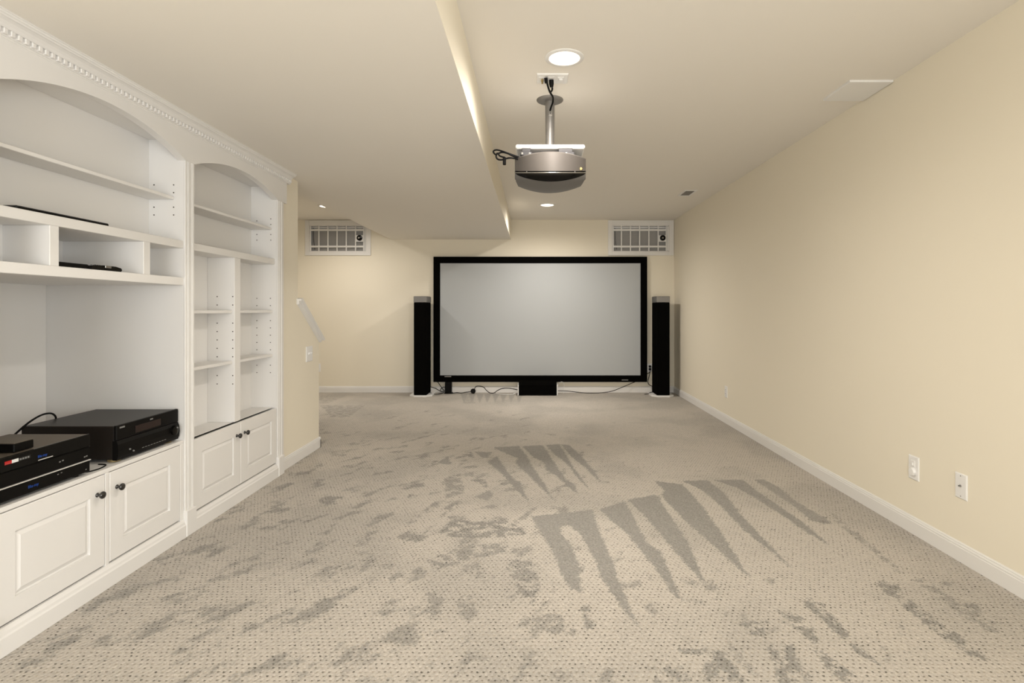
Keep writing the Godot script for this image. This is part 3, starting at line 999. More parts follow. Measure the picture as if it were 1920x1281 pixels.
func build_bookcase() -> void:
	var t := thing("bookcase", "narrower white built-in bookcase with arched top and empty shelves, next to the half wall", "bookcase", p(FACE, 0, 3.4))
	var d0 := 2.879
	var d1 := 3.82
	for e in [[d0 - 0.018, d0], [d1, d1 + 0.018]]:
		board("side_panel", -1.986, FACE - 0.001, 0.0, 2.05, e[0], e[1], t, 0.0)
	board("back_panel", -1.988, -1.98, 0.0, 2.05, d0, d1, t, 0.0)
	board("top_panel", -1.98, FACE - 0.04, 2.036, 2.05, d0, d1, t)
	board("deck", -1.98, FACE - 0.030, 0.4835, 0.487, d0, d1, t, 0.002)
	board("bottom_panel", -1.98, FACE - 0.022, 0.07, 0.09, d0, d1, t)
	board("fixed_shelf", -1.98, -1.813, 1.489, 1.528, d0, d1, t, 0.002)
	board("divider", -1.98, -1.815, 0.487, 1.489, 3.307, 3.374, t, 0.002)
	board("shelf", -1.978, -1.835, 1.731, 1.747, d0 + 0.002, d1 - 0.002, t, 0.002)
	for y in [1.150, 0.842]:
		board("shelf", -1.978, -1.828, y, y + 0.018, d0 + 0.002, 3.305, t, 0.002)
		board("shelf", -1.978, -1.828, y, y + 0.018, 3.376, d1 - 0.002, t, 0.002)
	var st := start()
	bx(st, FACE - 0.02, FACE - 0.004, 0.08, 0.0925, d0, d1, 0.0)
	part(st, "face_frame", M.cabinet_paint, t)
	door(d0 + 0.002, 3.3465, 0.100, 0.4793, 3.302, t)
	door(3.3495, d1 - 0.002, 0.100, 0.4793, 3.392, t)
	pilaster(d1, 3.895, t)
	st = start()
	bx(st, LEFTW - 0.004, FACE, 0.0, 1.95, 3.893, 3.926, 0.002)
	part(st, "scribe_strip", M.cabinet_paint, t)
	frieze(2.842, 3.955, d0, d1, 0.086, t)
	base_molding(2.872, 3.83, t)
	pin_rows([[-1.921, 0.72, 0.82, 0.0512, 3.307], [-1.826, 0.72, 0.82, 0.0512, 3.307], [-1.921, 0.885, 1.14, 0.0512, 3.307], [-1.826, 0.885, 1.14, 0.0512, 3.307], [-1.921, 1.20, 1.30, 0.0512, 3.307], [-1.826, 1.20, 1.30, 0.0512, 3.307], [-1.940, 0.73, 0.83, 0.0512, d1], [-1.845, 0.73, 0.83, 0.0512, d1], [-1.940, 0.89, 1.14, 0.0512, d1], [-1.845, 0.89, 1.14, 0.0512, d1], [-1.940, 1.20, 1.28, 0.0512, d1], [-1.845, 1.20, 1.28, 0.0512, d1], [-1.940, 1.66, 1.72, 0.0395, d1], [-1.842, 1.66, 1.72, 0.0395, d1], [-1.940, 1.795, 1.80, 0.0395, d1], [-1.842, 1.77, 1.82, 0.0395, d1]], t)


func build_crown() -> void:
	var t := thing("trim_1", "long white crown moulding with a row of dentils along the cabinet tops", "crown moulding", p(-1.77, 2.09, 2.8), "", "structure")
	var prof := PackedVector2Array([Vector2(-0.01, 2.0915), Vector2(0.006, 2.0915), Vector2(0.009, 2.095), Vector2(0.007, 2.099), Vector2(0.010, 2.101), Vector2(0.010, 2.121), Vector2(0.015, 2.123), Vector2(0.017, 2.127), Vector2(0.020, 2.134), Vector2(0.027, 2.142), Vector2(0.037, 2.147), Vector2(0.043, 2.148), Vector2(0.045, 2.152), Vector2(0.050, 2.154), Vector2(0.052, 2.159), Vector2(0.056, 2.160), Vector2(0.056, SOFF), Vector2(-0.01, SOFF)])
	var st := start()
	prism(st, prof, p(-1.7945, 0, 1.715), Vector3.RIGHT, Vector3.UP, p(0, 0, 4.005 - 1.715))
	part(st, "crown_profile", M.cabinet_paint, t)
	var d := 1.72
	var first: MeshInstance3D = null
	while d < 3.985:
		if first == null:
			st = start()
			bx(st, -1.786, -1.7735, 2.1025, 2.1205, d, d + 0.016, 0.002)
			first = part(st, "dentil", M.cabinet_paint, t)
		else:
			var o: MeshInstance3D = first.duplicate()
			o.name = "dentil"
			o.position = first.position + p(0, 0, d - 1.72)
			t.add_child(o, true)
		d += 0.026


# ---------------------------------------------------------------- screen and projector

func build_screen() -> void:
	var s := 132.7
	var x0 := -1.401
	var x1 := 1.601
	var y0 := 0.155
	var y1 := 1.916
	var f := 0.0915
	var near := BACK - 0.050
	var t := thing("projection_screen", "wide grey projection screen in a black frame on the far wall", "projection screen", p(0.1, y0, BACK - 0.02))
	# the frame: four mitred bars with a flat face and chamfered edges
	var prof := PackedVector2Array([Vector2(0, 0), Vector2(0, 0.044), Vector2(0.004, 0.048), Vector2(f - 0.012, 0.048), Vector2(f, 0.038), Vector2(f, 0.0)])
	var corners := [Vector2(x0, y0), Vector2(x1, y0), Vector2(x1, y1), Vector2(x0, y1)]
	for k in 4:
		var st := start()
		var a: Vector2 = corners[k]
		var b: Vector2 = corners[(k + 1) % 4]
		var d := (b - a).normalized()
		var inw := Vector2(-d.y, d.x)
		for i in prof.size():
			var q := prof[i]
			var r := prof[(i + 1) % prof.size()]
			var pts := []
			for e in [[a, q, 1.0], [b, q, -1.0], [b, r, -1.0], [a, r, 1.0]]:
				var w: Vector2 = e[0] + inw * e[1].x + d * e[1].x * e[2]
				pts.append(p(w.x, w.y, BACK - 0.002 - e[1].y))
			var e2 := r - q
			var o2 := Vector2(-e2.y, e2.x)
			quad(st, pts[0], pts[1], pts[2], pts[3], Vector3(inw.x, inw.y, 0) * o2.x + Vector3.BACK * o2.y)
		part(st, "frame_bar", M.black_cloth, t)
	var st := start()
	bx(st, x0 + f - 0.01, x1 - f + 0.01, y0 + f - 0.01, y1 - f + 0.01, BACK - 0.034, BACK - 0.026)
	part(st, "screen_surface", M.screen_cloth, t)
	st = start()
	bx(st, -1.245, -1.150, 0.226, 0.238, near - 0.003, near, 0.001)
	part(st, "maker_badge", M.silver, t, "small silver badge")
	st = start()
	bx(st, 1.243, 1.335, 0.178, 0.189, near - 0.002, near, 0.001)
	part(st, "maker_badge", M.grey_print, t, "small dull badge")


func build_projector() -> void:
	# the hanging mount
	var t := thing("projector_mount", "silver ceiling pole with round flange carrying the white projector shelf", "projector mount", p(0.101, CEIL, 3.29))
	var c := p(0.101, CEIL, 3.29)
	var st := start()
	lathe(st, [Vector2(0.030, -0.013), Vector2(0.066, -0.011), Vector2(0.079, -0.005), Vector2(0.081, -0.001), Vector2(0.081, 0.0)], c, Vector3.UP, 40)
	var fl := part(st, "flange", M.brushed, t)
	for a in [0.6, 2.5, 3.9, 5.6]:
		st = start()
		lathe(st, [Vector2(0, -0.004), Vector2(0.005, -0.003), Vector2(0.005, 0.0)], c + Vector3(cos(a) * 0.05, -0.011, sin(a) * 0.05), Vector3.UP, 10)
		part(st, "screw", M.silver, fl)
	st = start()
	lathe(st, [Vector2(0.0255, 2.121 - CEIL), Vector2(0.0285, -0.045), Vector2(0.0285, -0.012)], c, Vector3.UP, 28)
	part(st, "pole", M.brushed, t)
	st = start()
	bx(st, 0.091, 0.114, 2.335, 2.368, 3.260, 3.266, 0.002)
	var sl := part(st, "cable_outlet", M.silver, t)
	st = start()
	lathe(st, [Vector2(0, 0), Vector2(0.003, 0), Vector2(0, 0.001)], p(0.1025, 2.350, 3.2598), Vector3.BACK, 10)
	part(st, "outlet_hole_dark", M.dark_gap, sl)  # dark disc painted for the shade of the hole in the plate
	st = start()
	bx(st, -0.101, 0.298, 2.096, 2.121, 3.12, 3.46, 0.007)
	part(st, "shelf_board", M.plastic_white, t, "white shelf board")
	for x in [[-0.075, -0.005], [0.135, 0.235]]:
		st = start()
		bx(st, x[0], x[1], 2.052, 2.074, 3.105, 3.13, 0.002)
		bx(st, x[0] + 0.01, x[1] - 0.01, 2.072, 2.096, 3.112, 3.20, 0.002)
		var br := part(st, "bracket", M.bracket_metal, t)
		for y in [0.012, 0.055]:
			st = start()
			lathe(st, [Vector2(0, 0), Vector2(0.006, 0), Vector2(0.006, 0.004), Vector2(0, 0.005)], p(x[0] + y, 2.063, 3.105), Vector3.BACK, 10)
			part(st, "screw", M.silver, br)

	# the projector: bowed rear band over a lip, a black crescent and a shallow domed underside
	var o := thing("projector", "silver grey video projector with bowed front hanging from the ceiling pole", "projector", p(0.099, 1.9, 3.2))
	var cx := 0.099
	var half := 0.2045
	var n := 28
	var rear := func(u: float) -> float: return 3.0 + 0.135 * u * u
	var frontd := func(u: float) -> float: return 3.40 - 0.07 * u * u
	var slot := func(u: float) -> float: return 1.930 + 0.034 * u * u
	var shell := start()
	shell.set_smooth_group(1)
	for k in n:
		var u0 := -1.0 + 2.0 * k / n
		var u1 := -1.0 + 2.0 * (k + 1) / n
		var a0 := p(cx + u0 * half, 2.040, rear.call(u0))
		var a1 := p(cx + u1 * half, 2.040, rear.call(u1))
		var b0 := p(cx + u0 * half, slot.call(u0) + 0.007, rear.call(u0))
		var b1 := p(cx + u1 * half, slot.call(u1) + 0.007, rear.call(u1))
		shell.set_smooth_group(1)
		quad(shell, a0, a1, b1, b0, Vector3.BACK)
		# rounded shoulder, then the flat top
		var s0 := p(cx + u0 * half * 0.985, 2.047, rear.call(u0) + 0.010)
		var s1 := p(cx + u1 * half * 0.985, 2.047, rear.call(u1) + 0.010)
		shell.set_smooth_group(2)
		quad(shell, a0, a1, s1, s0, Vector3(0, 1, 0.6))
		var t0 := p(cx + u0 * half * 0.985, 2.050, frontd.call(u0))
		var t1 := p(cx + u1 * half * 0.985, 2.050, frontd.call(u1))
		shell.set_smooth_group(3)
		quad(shell, s0, s1, t1, t0, Vector3.UP)
		var f0 := p(cx + u0 * half, 1.930 + 0.03 * u0 * u0, frontd.call(u0))
		var f1 := p(cx + u1 * half, 1.930 + 0.03 * u1 * u1, frontd.call(u1))
		quad(shell, t0, t1, f1, f0, Vector3.FORWARD)
	shell.set_smooth_group(4)
	for sgn in [-1.0, 1.0]:
		var x: float = cx + sgn * half
		quad(shell, p(x, 2.040, rear.call(1.0)), p(x, 2.040, frontd.call(1.0)), p(x, 1.955, frontd.call(1.0)), p(x, 1.955, rear.call(1.0)), Vector3.RIGHT * sgn)
	part(shell, "body", M.projector_grey, o)
	# the slot behind the band
	st = start()
	st.set_smooth_group(1)
	for k in n:
		var u0 := -1.0 + 2.0 * k / n
		var u1 := -1.0 + 2.0 * (k + 1) / n
		quad(st, p(cx + u0 * half * 0.97, slot.call(u0) + 0.012, rear.call(u0) + 0.012), p(cx + u1 * half * 0.97, slot.call(u1) + 0.012, rear.call(u1) + 0.012), p(cx + u1 * half * 0.97, slot.call(u1) - 0.004, rear.call(u1) + 0.012), p(cx + u0 * half * 0.97, slot.call(u0) - 0.004, rear.call(u0) + 0.012), Vector3.BACK)
		quad(st, p(cx + u0 * half, slot.call(u0) + 0.0071, rear.call(u0)), p(cx + u1 * half, slot.call(u1) + 0.0071, rear.call(u1)), p(cx + u1 * half * 0.97, slot.call(u1) + 0.0071, rear.call(u1) + 0.013), p(cx + u0 * half * 0.97, slot.call(u0) + 0.0071, rear.call(u0) + 0.013), Vector3.DOWN)
	var sg := part(st, "vent_slot", M.gloss_black, o)
	for u in [-0.66, 0.665]:
		st = start()
		bx(st, cx + u * half - 0.002, cx + u * half + 0.002, slot.call(u) - 0.001, slot.call(u) + 0.008, rear.call(u) + 0.002, rear.call(u) + 0.012)
		part(st, "slot_post", M.brushed, sg)
	# the lip
	st = start()
	var lip := []
	for k in n + 1:
		var u := -1.0 + 2.0 * k / n
		lip.append(p(cx + u * half * 0.995, slot.call(u) - 0.002, rear.call(u) + 0.003))
	tube(st, lip, 0.0032, 8)
	part(st, "lip", M.silver, o)
	# dark crescent under the lip, then the dome
	st = start()
	var dome := start()
	st.set_smooth_group(1)
	dome.set_smooth_group(1)
	var under := func(u: float, w: float) -> Vector3:
		var q := 1.0 - u * u
		var back: float = rear.call(u) + 0.008 + 0.085 * q
		var d: float = lerpf(back, frontd.call(u), w)
		var y := 1.926 - 0.026 * q - 0.014 * sin(PI * w) * (0.35 + 0.65 * q)
		return p(cx + u * half * (1.0 - 0.07 * sqrt(w)), y, d)
	var cres := func(u: float) -> Vector3:
		var c0 := p(cx + u * half * 0.995, slot.call(u) - 0.004, rear.call(u) + 0.004)
		return c0.lerp(under.call(u, 0.0), 0.03 + 0.97 * pow(maxf(1.0 - u * u, 0.0), 0.6))
	for k in n:
		var u0 := -1.0 + 2.0 * k / n
		var u1 := -1.0 + 2.0 * (k + 1) / n
		for e in 4:
			var c0 := p(cx + u0 * half * 0.995, slot.call(u0) - 0.004, rear.call(u0) + 0.004)
			var c1 := p(cx + u1 * half * 0.995, slot.call(u1) - 0.004, rear.call(u1) + 0.004)
			var g0: Vector3 = cres.call(u0)
			var g1: Vector3 = cres.call(u1)
			var m0 := c0.lerp(g0, e / 4.0) + Vector3(0, 0.012 * sin(PI * e / 4.0) * (1.0 - u0 * u0), 0)
			var m1 := c1.lerp(g1, e / 4.0) + Vector3(0, 0.012 * sin(PI * e / 4.0) * (1.0 - u1 * u1), 0)
			var m2 := c1.lerp(g1, (e + 1) / 4.0) + Vector3(0, 0.012 * sin(PI * (e + 1) / 4.0) * (1.0 - u1 * u1), 0)
			var m3 := c0.lerp(g0, (e + 1) / 4.0) + Vector3(0, 0.012 * sin(PI * (e + 1) / 4.0) * (1.0 - u0 * u0), 0)
			quad(st, m0, m1, m2, m3, Vector3.DOWN)
		quad(dome, cres.call(u0), cres.call(u1), under.call(u1, 0.0), under.call(u0, 0.0), Vector3(0, -1, 0.5))
		for e in 12:
			quad(dome, under.call(u0, e / 12.0), under.call(u1, e / 12.0), under.call(u1, (e + 1) / 12.0), under.call(u0, (e + 1) / 12.0), Vector3.DOWN)
	part(st, "black_crescent", M.gloss_black, o)
	dome.set_smooth_group(2)
	for sgn in [-1.0, 1.0]:
		var x: float = cx + sgn * half
		for e in 12:
			var a: Vector3 = under.call(sgn, e / 12.0)
			var b: Vector3 = under.call(sgn, (e + 1) / 12.0)
			quad(dome, p(x, 1.956, -a.z), p(x, 1.956, -b.z), b, a, Vector3(sgn, -0.3, 0))
	part(dome, "underside", M.projector_under, o)
	st = start()
	lathe(st, [Vector2(0, 0), Vector2(0.007, 0), Vector2(0.007, 0.002), Vector2(0, 0.004)], p(0.271, 1.974, 3.095), Vector3(0.35, 0, 1), 16)
	part(st, "receiver_eye", M.led, o, "small round amber light")
	for k in 3:
		st = start()
		bx(st, 0.286 + k * 0.005, 0.290 + k * 0.005, 1.925 + k * 0.009, 1.932 + k * 0.009, 3.18, 3.28, 0.001)
		part(st, "side_vent", M.gloss_black, o)


# ---------------------------------------------------------------- speakers

func build_speakers() -> void:
	var at := p(-1.517, 0, 7.44)
	var t := thing("tower_speaker", "slim black tower speaker left of the projection screen", "speaker", at, "tower speakers either side of the screen")
	var st := start()
	bx(st, -1.604, -1.430, 0.022, 1.268, 7.305, 7.60, 0.006)
	part(st, "body", M.black_cloth, t)
	st = start()
	bx(st, -1.606, -1.428, 1.268, 1.352, 7.302, 7.603, 0.005)
	part(st, "cap", M.brushed, t, "grey metal top section")
	st = start()
	var poly := PackedVector2Array([Vector2(-1.667, 7.35), Vector2(-1.590, 7.272), Vector2(-1.44, 7.272), Vector2(-1.365, 7.35), Vector2(-1.365, 7.60), Vector2(-1.667, 7.60)])
	prism(st, poly, Vector3(0, 0.001, 0), Vector3.RIGHT, Vector3(0, 0, -1), Vector3(0, 0.020, 0))
	part(st, "base_plate", M.plastic_white, t)
	dup(t, Vector3(3.262, -0.004 + 0.004, 0.01), "slim black tower speaker by the right wall, right of the screen")
	# centre speaker on the floor
	var c := thing("center_speaker", "low black centre speaker with silver ends on the carpet under the screen", "speaker", p(0.0625, 0, 7.5))
	st = start()
	var pr := PackedVector2Array([Vector2(7.415, 0.006), Vector2(7.412, 0.145), Vector2(7.435, 0.186), Vector2(7.60, 0.186), Vector2(7.60, 0.006)])
	prism(st, pr, Vector3(-0.197, 0, 0), Vector3(0, 0, -1), Vector3.UP, Vector3(0.519, 0, 0))
	part(st, "body", M.black_cloth, c)
	for x in [-0.2115, 0.322]:
		st = start()
		var e := PackedVector2Array([Vector2(7.408, 0.003), Vector2(7.406, 0.147), Vector2(7.600, 0.147), Vector2(7.600, 0.003)])
		prism(st, e, Vector3(x, 0, 0), Vector3(0, 0, -1), Vector3.UP, Vector3(0.0145, 0, 0))
		part(st, "end_panel", M.plastic_white, c)
	# the dark upright under the screen's left end
	var b := thing("screen_foot", "narrow black upright block under the left end of the screen", "stand", p(-1.19, 0, 7.62))
	st = start()
	bx(st, -1.232, -1.140, 0.0, 0.158, 7.59, 7.655, 0.004)
	part(st, "post", M.black_plastic, b)
	st = start()
	bx(st, -1.240, -1.130, 0.0, 0.012, 7.575, 7.665, 0.004)
	part(st, "foot", M.black_plastic, b)


# ---------------------------------------------------------------- electronics in the cabinet

func text(words: String, size: float, at: Vector3, m: Material, parent: Node3D, called := "lettering") -> void:
	var tm := TextMesh.new()
	var f := SystemFont.new()
	f.font_names = PackedStringArray(["Droid Sans"])
	tm.font = f
	tm.text = words
	tm.font_size = 32
	tm.pixel_size = size / 32.0
	tm.depth = 0.0006
	var o := MeshInstance3D.new()
	o.name = called
	o.mesh = tm
	o.material_override = m
	o.position = at - origin_of(parent)
	o.rotation_degrees = Vector3(0, 90, 0)
	parent.add_child(o, true)


func build_electronics() -> void:
	# receiver
	var t := thing("av_receiver", "big black audio receiver at the right of the niche with a volume knob", "receiver", p(-2.03, 0.5, 2.585))
	var st := start()
	bx(st, -2.241, -1.833, 0.514, 0.661, 2.380, 2.790, 0.003)
	part(st, "case", M.black_metal, t)
	st = start()
	bx(st, -1.836, -1.821, 0.597, 0.663, 2.378, 2.792, 0.003)
	var fp := part(st, "display_panel", M.black_plastic, t)
	st = start()
	bx(st, -1.8215, -1.8200, 0.607, 0.640, 2.49, 2.66, 0.0005)
	part(st, "display_window", M.display_red, fp, "dim red display window")
	for q in [[0.648, 0.655, 2.395, 2.425], [0.647, 0.653, 2.585, 2.605]]:
		st = start()
		bx(st, -1.8215, -1.8195, q[0], q[1], q[2], q[3], 0.0007)
		part(st, "badge", M.grey_print, fp)
	st = start()
	var pr := PackedVector2Array([Vector2(-1.84, 0.510), Vector2(-1.822, 0.510), Vector2(-1.816, 0.525), Vector2(-1.813, 0.552), Vector2(-1.816, 0.580), Vector2(-1.823, 0.596), Vector2(-1.84, 0.596)])
	prism(st, pr, p(0, 0, 2.379), Vector3.RIGHT, Vector3.UP, p(0, 0, 0.412))
	var lp := part(st, "lower_panel", M.black_plastic, t)
	st = start()
	lathe(st, [Vector2(0, 0), Vector2(0.024, 0), Vector2(0.023, 0.012), Vector2(0.020, 0.014), Vector2(0, 0.014)], p(-1.815, 0.563, 2.745), Vector3.RIGHT, 28)
	part(st, "volume_knob", M.gloss_black, lp)
	for q in [[-1.8135, 0.545, 2.445], [-1.8145, 0.532, 2.468], [-1.8010, 0.575, 2.752]]:  # last entry: a highlight painted as a grey dot on the volume knob
		st = start()
		lathe(st, [Vector2(0, 0), Vector2(0.0038, 0), Vector2(0.003, 0.005), Vector2(0, 0.0055)], p(q[0], q[1], q[2]), Vector3.RIGHT, 12)
		part(st, "button", M.grey_print, lp)
	st = start()
	for k in 9:
		bx(st, -1.8155, -1.8143, 0.5295, 0.5320, 2.525 + k * 0.019, 2.537 + k * 0.019)
	part(st, "printed_line", M.grey_print, lp).set_meta("kind", "stuff")
	for q in [[-1.86, 2.415], [-1.86, 2.755], [-2.20, 2.415], [-2.20, 2.755]]:
		st = start()
		lathe(st, [Vector2(0, 0), Vector2(0.022, 0), Vector2(0.026, 0.004), Vector2(0.026, 0.010), Vector2(0.022, 0.014), Vector2(0, 0.014)], p(q[0], 0.5, q[1]), Vector3.UP, 20)
		part(st, "foot", M.gold, t, "dark foot coloured gold all over for its highlight")  # the foot is dark; its gold highlight is painted over the whole part
	# the two disc players, one on the other
	var a := thing("disc_player", "slim black disc player at the bottom of the stack, on the cabinet deck", "disc player", p(-1.98, 0.5, 2.02))
	st = start()
	bx(st, -2.14, -1.822, 0.510, 0.553, 1.820, 2.226, 0.002)
	part(st, "case", M.black_metal, a)
	st = start()
	bx(st, -1.824, -1.815, 0.511, 0.553, 1.818, 2.228, 0.002)
	var af := part(st, "front_panel", M.black_plastic, a)
	for q in [[2.075, 0.541], [2.090, 0.543], [2.205, 0.522]]:
		st = start()
		bx(st, -1.8155, -1.8142, q[1], q[1] + 0.003, q[0], q[0] + 0.006)
		part(st, "button", M.grey_print, af)
	text("Blu-ray", 0.013, p(-1.8146, 0.533, 1.975), M.blue_print, af)
	for q in [[-1.85, 1.86], [-1.85, 2.19], [-2.1, 1.86], [-2.1, 2.19]]:
		st = start()
		lathe(st, [Vector2(0, 0), Vector2(0.016, 0), Vector2(0.016, 0.010), Vector2(0, 0.010)], p(q[0], 0.5, q[1]), Vector3.UP, 14)
		part(st, "foot", M.black_plastic, a)
	var b := thing("disc_player_001", "taller black disc player on top of the stack, with a red and white sticker", "disc player", p(-1.98, 0.553, 2.02))
	st = start()
	bx(st, -2.147, -1.824, 0.5535, 0.662, 1.820, 2.230, 0.002)
	part(st, "case", M.brown_top, b)
	st = start()
	bx(st, -1.826, -1.817, 0.5605, 0.610, 1.816, 2.232, 0.002)
	var lf := part(st, "front_panel", M.black_plastic, b)
	st = start()
	bx(st, -1.826, -1.815, 0.6115, 0.663, 1.816, 2.232, 0.003)
	var uf := part(st, "tray_panel", M.gloss_black, b)
	st = start()
	bx(st, -1.826, -1.8135, 0.5555, 0.5595, 1.816, 2.232, 0.001)
	part(st, "silver_line", M.bright_line, b, "thin silver line along the base")
	st = start()
	bx(st, -1.8155, -1.8140, 0.6175, 0.6205, 1.995, 2.055)
	part(st, "tray_line", M.bright_line, uf)
	text("Blu-ray", 0.012, p(-1.8147, 0.632, 2.012), M.blue_print, uf)
	for q in [[2.085, 0.585], [2.098, 0.587], [2.200, 0.573], [2.210, 0.574]]:
		st = start()
		bx(st, -1.8175, -1.8162, q[1], q[1] + 0.0045, q[0], q[0] + 0.007)
		part(st, "button", M.grey_print, lf)
	for q in [["red_print", 1.868, 1.893, "red part of the sticker"], ["white_print", 1.893, 1.918, "white part of the sticker"], ["dark_gap", 1.918, 1.965, "dark part of the sticker"]]:
		st = start()
		bx(st, -1.8152, -1.8143, 0.637, 0.6485, q[1], q[2])
		part(st, "sticker", M[q[0]], uf, q[3])
	st = start()
	for k in 4:
		bx(st, -1.8145, -1.8140, 0.6395, 0.6455, 1.922 + k * 0.010, 1.929 + k * 0.010)
		bx(st, -1.8145, -1.8140, 0.6400, 0.6410, 1.869 + k * 0.006, 1.873 + k * 0.006)
	part(st, "sticker_print", M.grey_print, uf).set_meta("kind", "stuff")
	# small hub on the players
	var h := thing("switch_box", "little black box with a brown top lying on the upper disc player", "switch box", p(-1.90, 0.662, 1.97))
	st = start()
	bx(st, -1.975, -1.842, 0.6635, 0.694, 1.930, 2.008, 0.003)
	part(st, "case", M.black_plastic, h)
	st = start()
	bx(st, -1.974, -1.843, 0.694, 0.697, 1.931, 2.007, 0.001)
	part(st, "lid", M.brown_top, h)
	st = start()
	bx(st, -1.992, -1.974, 0.675, 0.689, 1.955, 1.985, 0.002)
	part(st, "connector", M.plastic_white, h)
	# bar on the cubby top
	var s := thing("sensor_bar", "long thin black bar lying on top of the cubby band", "sensor bar", p(-1.89, 1.527, 2.18))
	st = start()
	bx(st, -1.925, -1.870, 1.527, 1.551, 1.968, 2.400, 0.004)
	part(st, "case", M.gloss_black, s)
	st = start()
	bx(st, -1.8705, -1.8690, 1.532, 1.547, 2.02, 2.35, 0.0005)
	part(st, "window", M.black_plastic, s)
	# things in the middle cubby
	var x := thing("streaming_box", "flat black media box at the left end of the middle cubby", "media box", p(-1.87, 1.337, 2.16))
	st = start()
	bx(st, -1.935, -1.818, 1.340, 1.3565, 2.082, 2.228, 0.004)
	part(st, "case", M.black_plastic, x)
	for q in [[-1.83, 2.095], [-1.83, 2.215], [-1.92, 2.095], [-1.92, 2.215]]:
		st = start()
		lathe(st, [Vector2(0, 0), Vector2(0.006, 0), Vector2(0.006, 0.004), Vector2(0, 0.004)], p(q[0], 1.337, q[1]), Vector3.UP, 10)
		part(st, "foot", M.black_plastic, x)
	var r := thing("remote_control", "black remote control with a silver key patch lying in the middle cubby", "remote control", p(-1.83, 1.337, 2.32))
	st = start()
	var rp := PackedVector2Array([Vector2(2.235, 1.3375), Vector2(2.228, 1.345), Vector2(2.236, 1.354), Vector2(2.29, 1.3585), Vector2(2.36, 1.358), Vector2(2.390, 1.353), Vector2(2.396, 1.346), Vector2(2.390, 1.3375)])
	prism(st, rp, Vector3(-1.852, 0, 0), Vector3(0, 0, -1), Vector3.UP, Vector3(0.042, 0, 0))
	part(st, "case", M.gloss_black, r)
	st = start()
	bx(st, -1.848, -1.8085, 1.3475, 1.3590, 2.300, 2.335, 0.002)
	part(st, "key_patch", M.silver, r, "silver key patch")
	for k in 6:
		st = start()
		lathe(st, [Vector2(0, 0), Vector2(0.0035, 0), Vector2(0.003, 0.0015), Vector2(0, 0.0018)], p(-1.840 + (k % 2) * 0.016, 1.3575, 2.265 + int(k / 2) * 0.012), Vector3.UP, 8)
		part(st, "key", M.black_plastic, r)


# ---------------------------------------------------------------- plates on the walls

func plate_right(t: Node3D, depth: float, y: float, w: float, h: float) -> void:
	var st := start()
	nested(st, p(RIGHT, y - h * 0.5, depth - w * 0.5), p(0, 0, w), Vector3(0, h, 0), Vector3.LEFT, [[0.0, 0.0], [0.0, 0.003], [0.003, 0.0055], [0.006, 0.0062]])
	part(st, "plate", M.plastic_white, t)


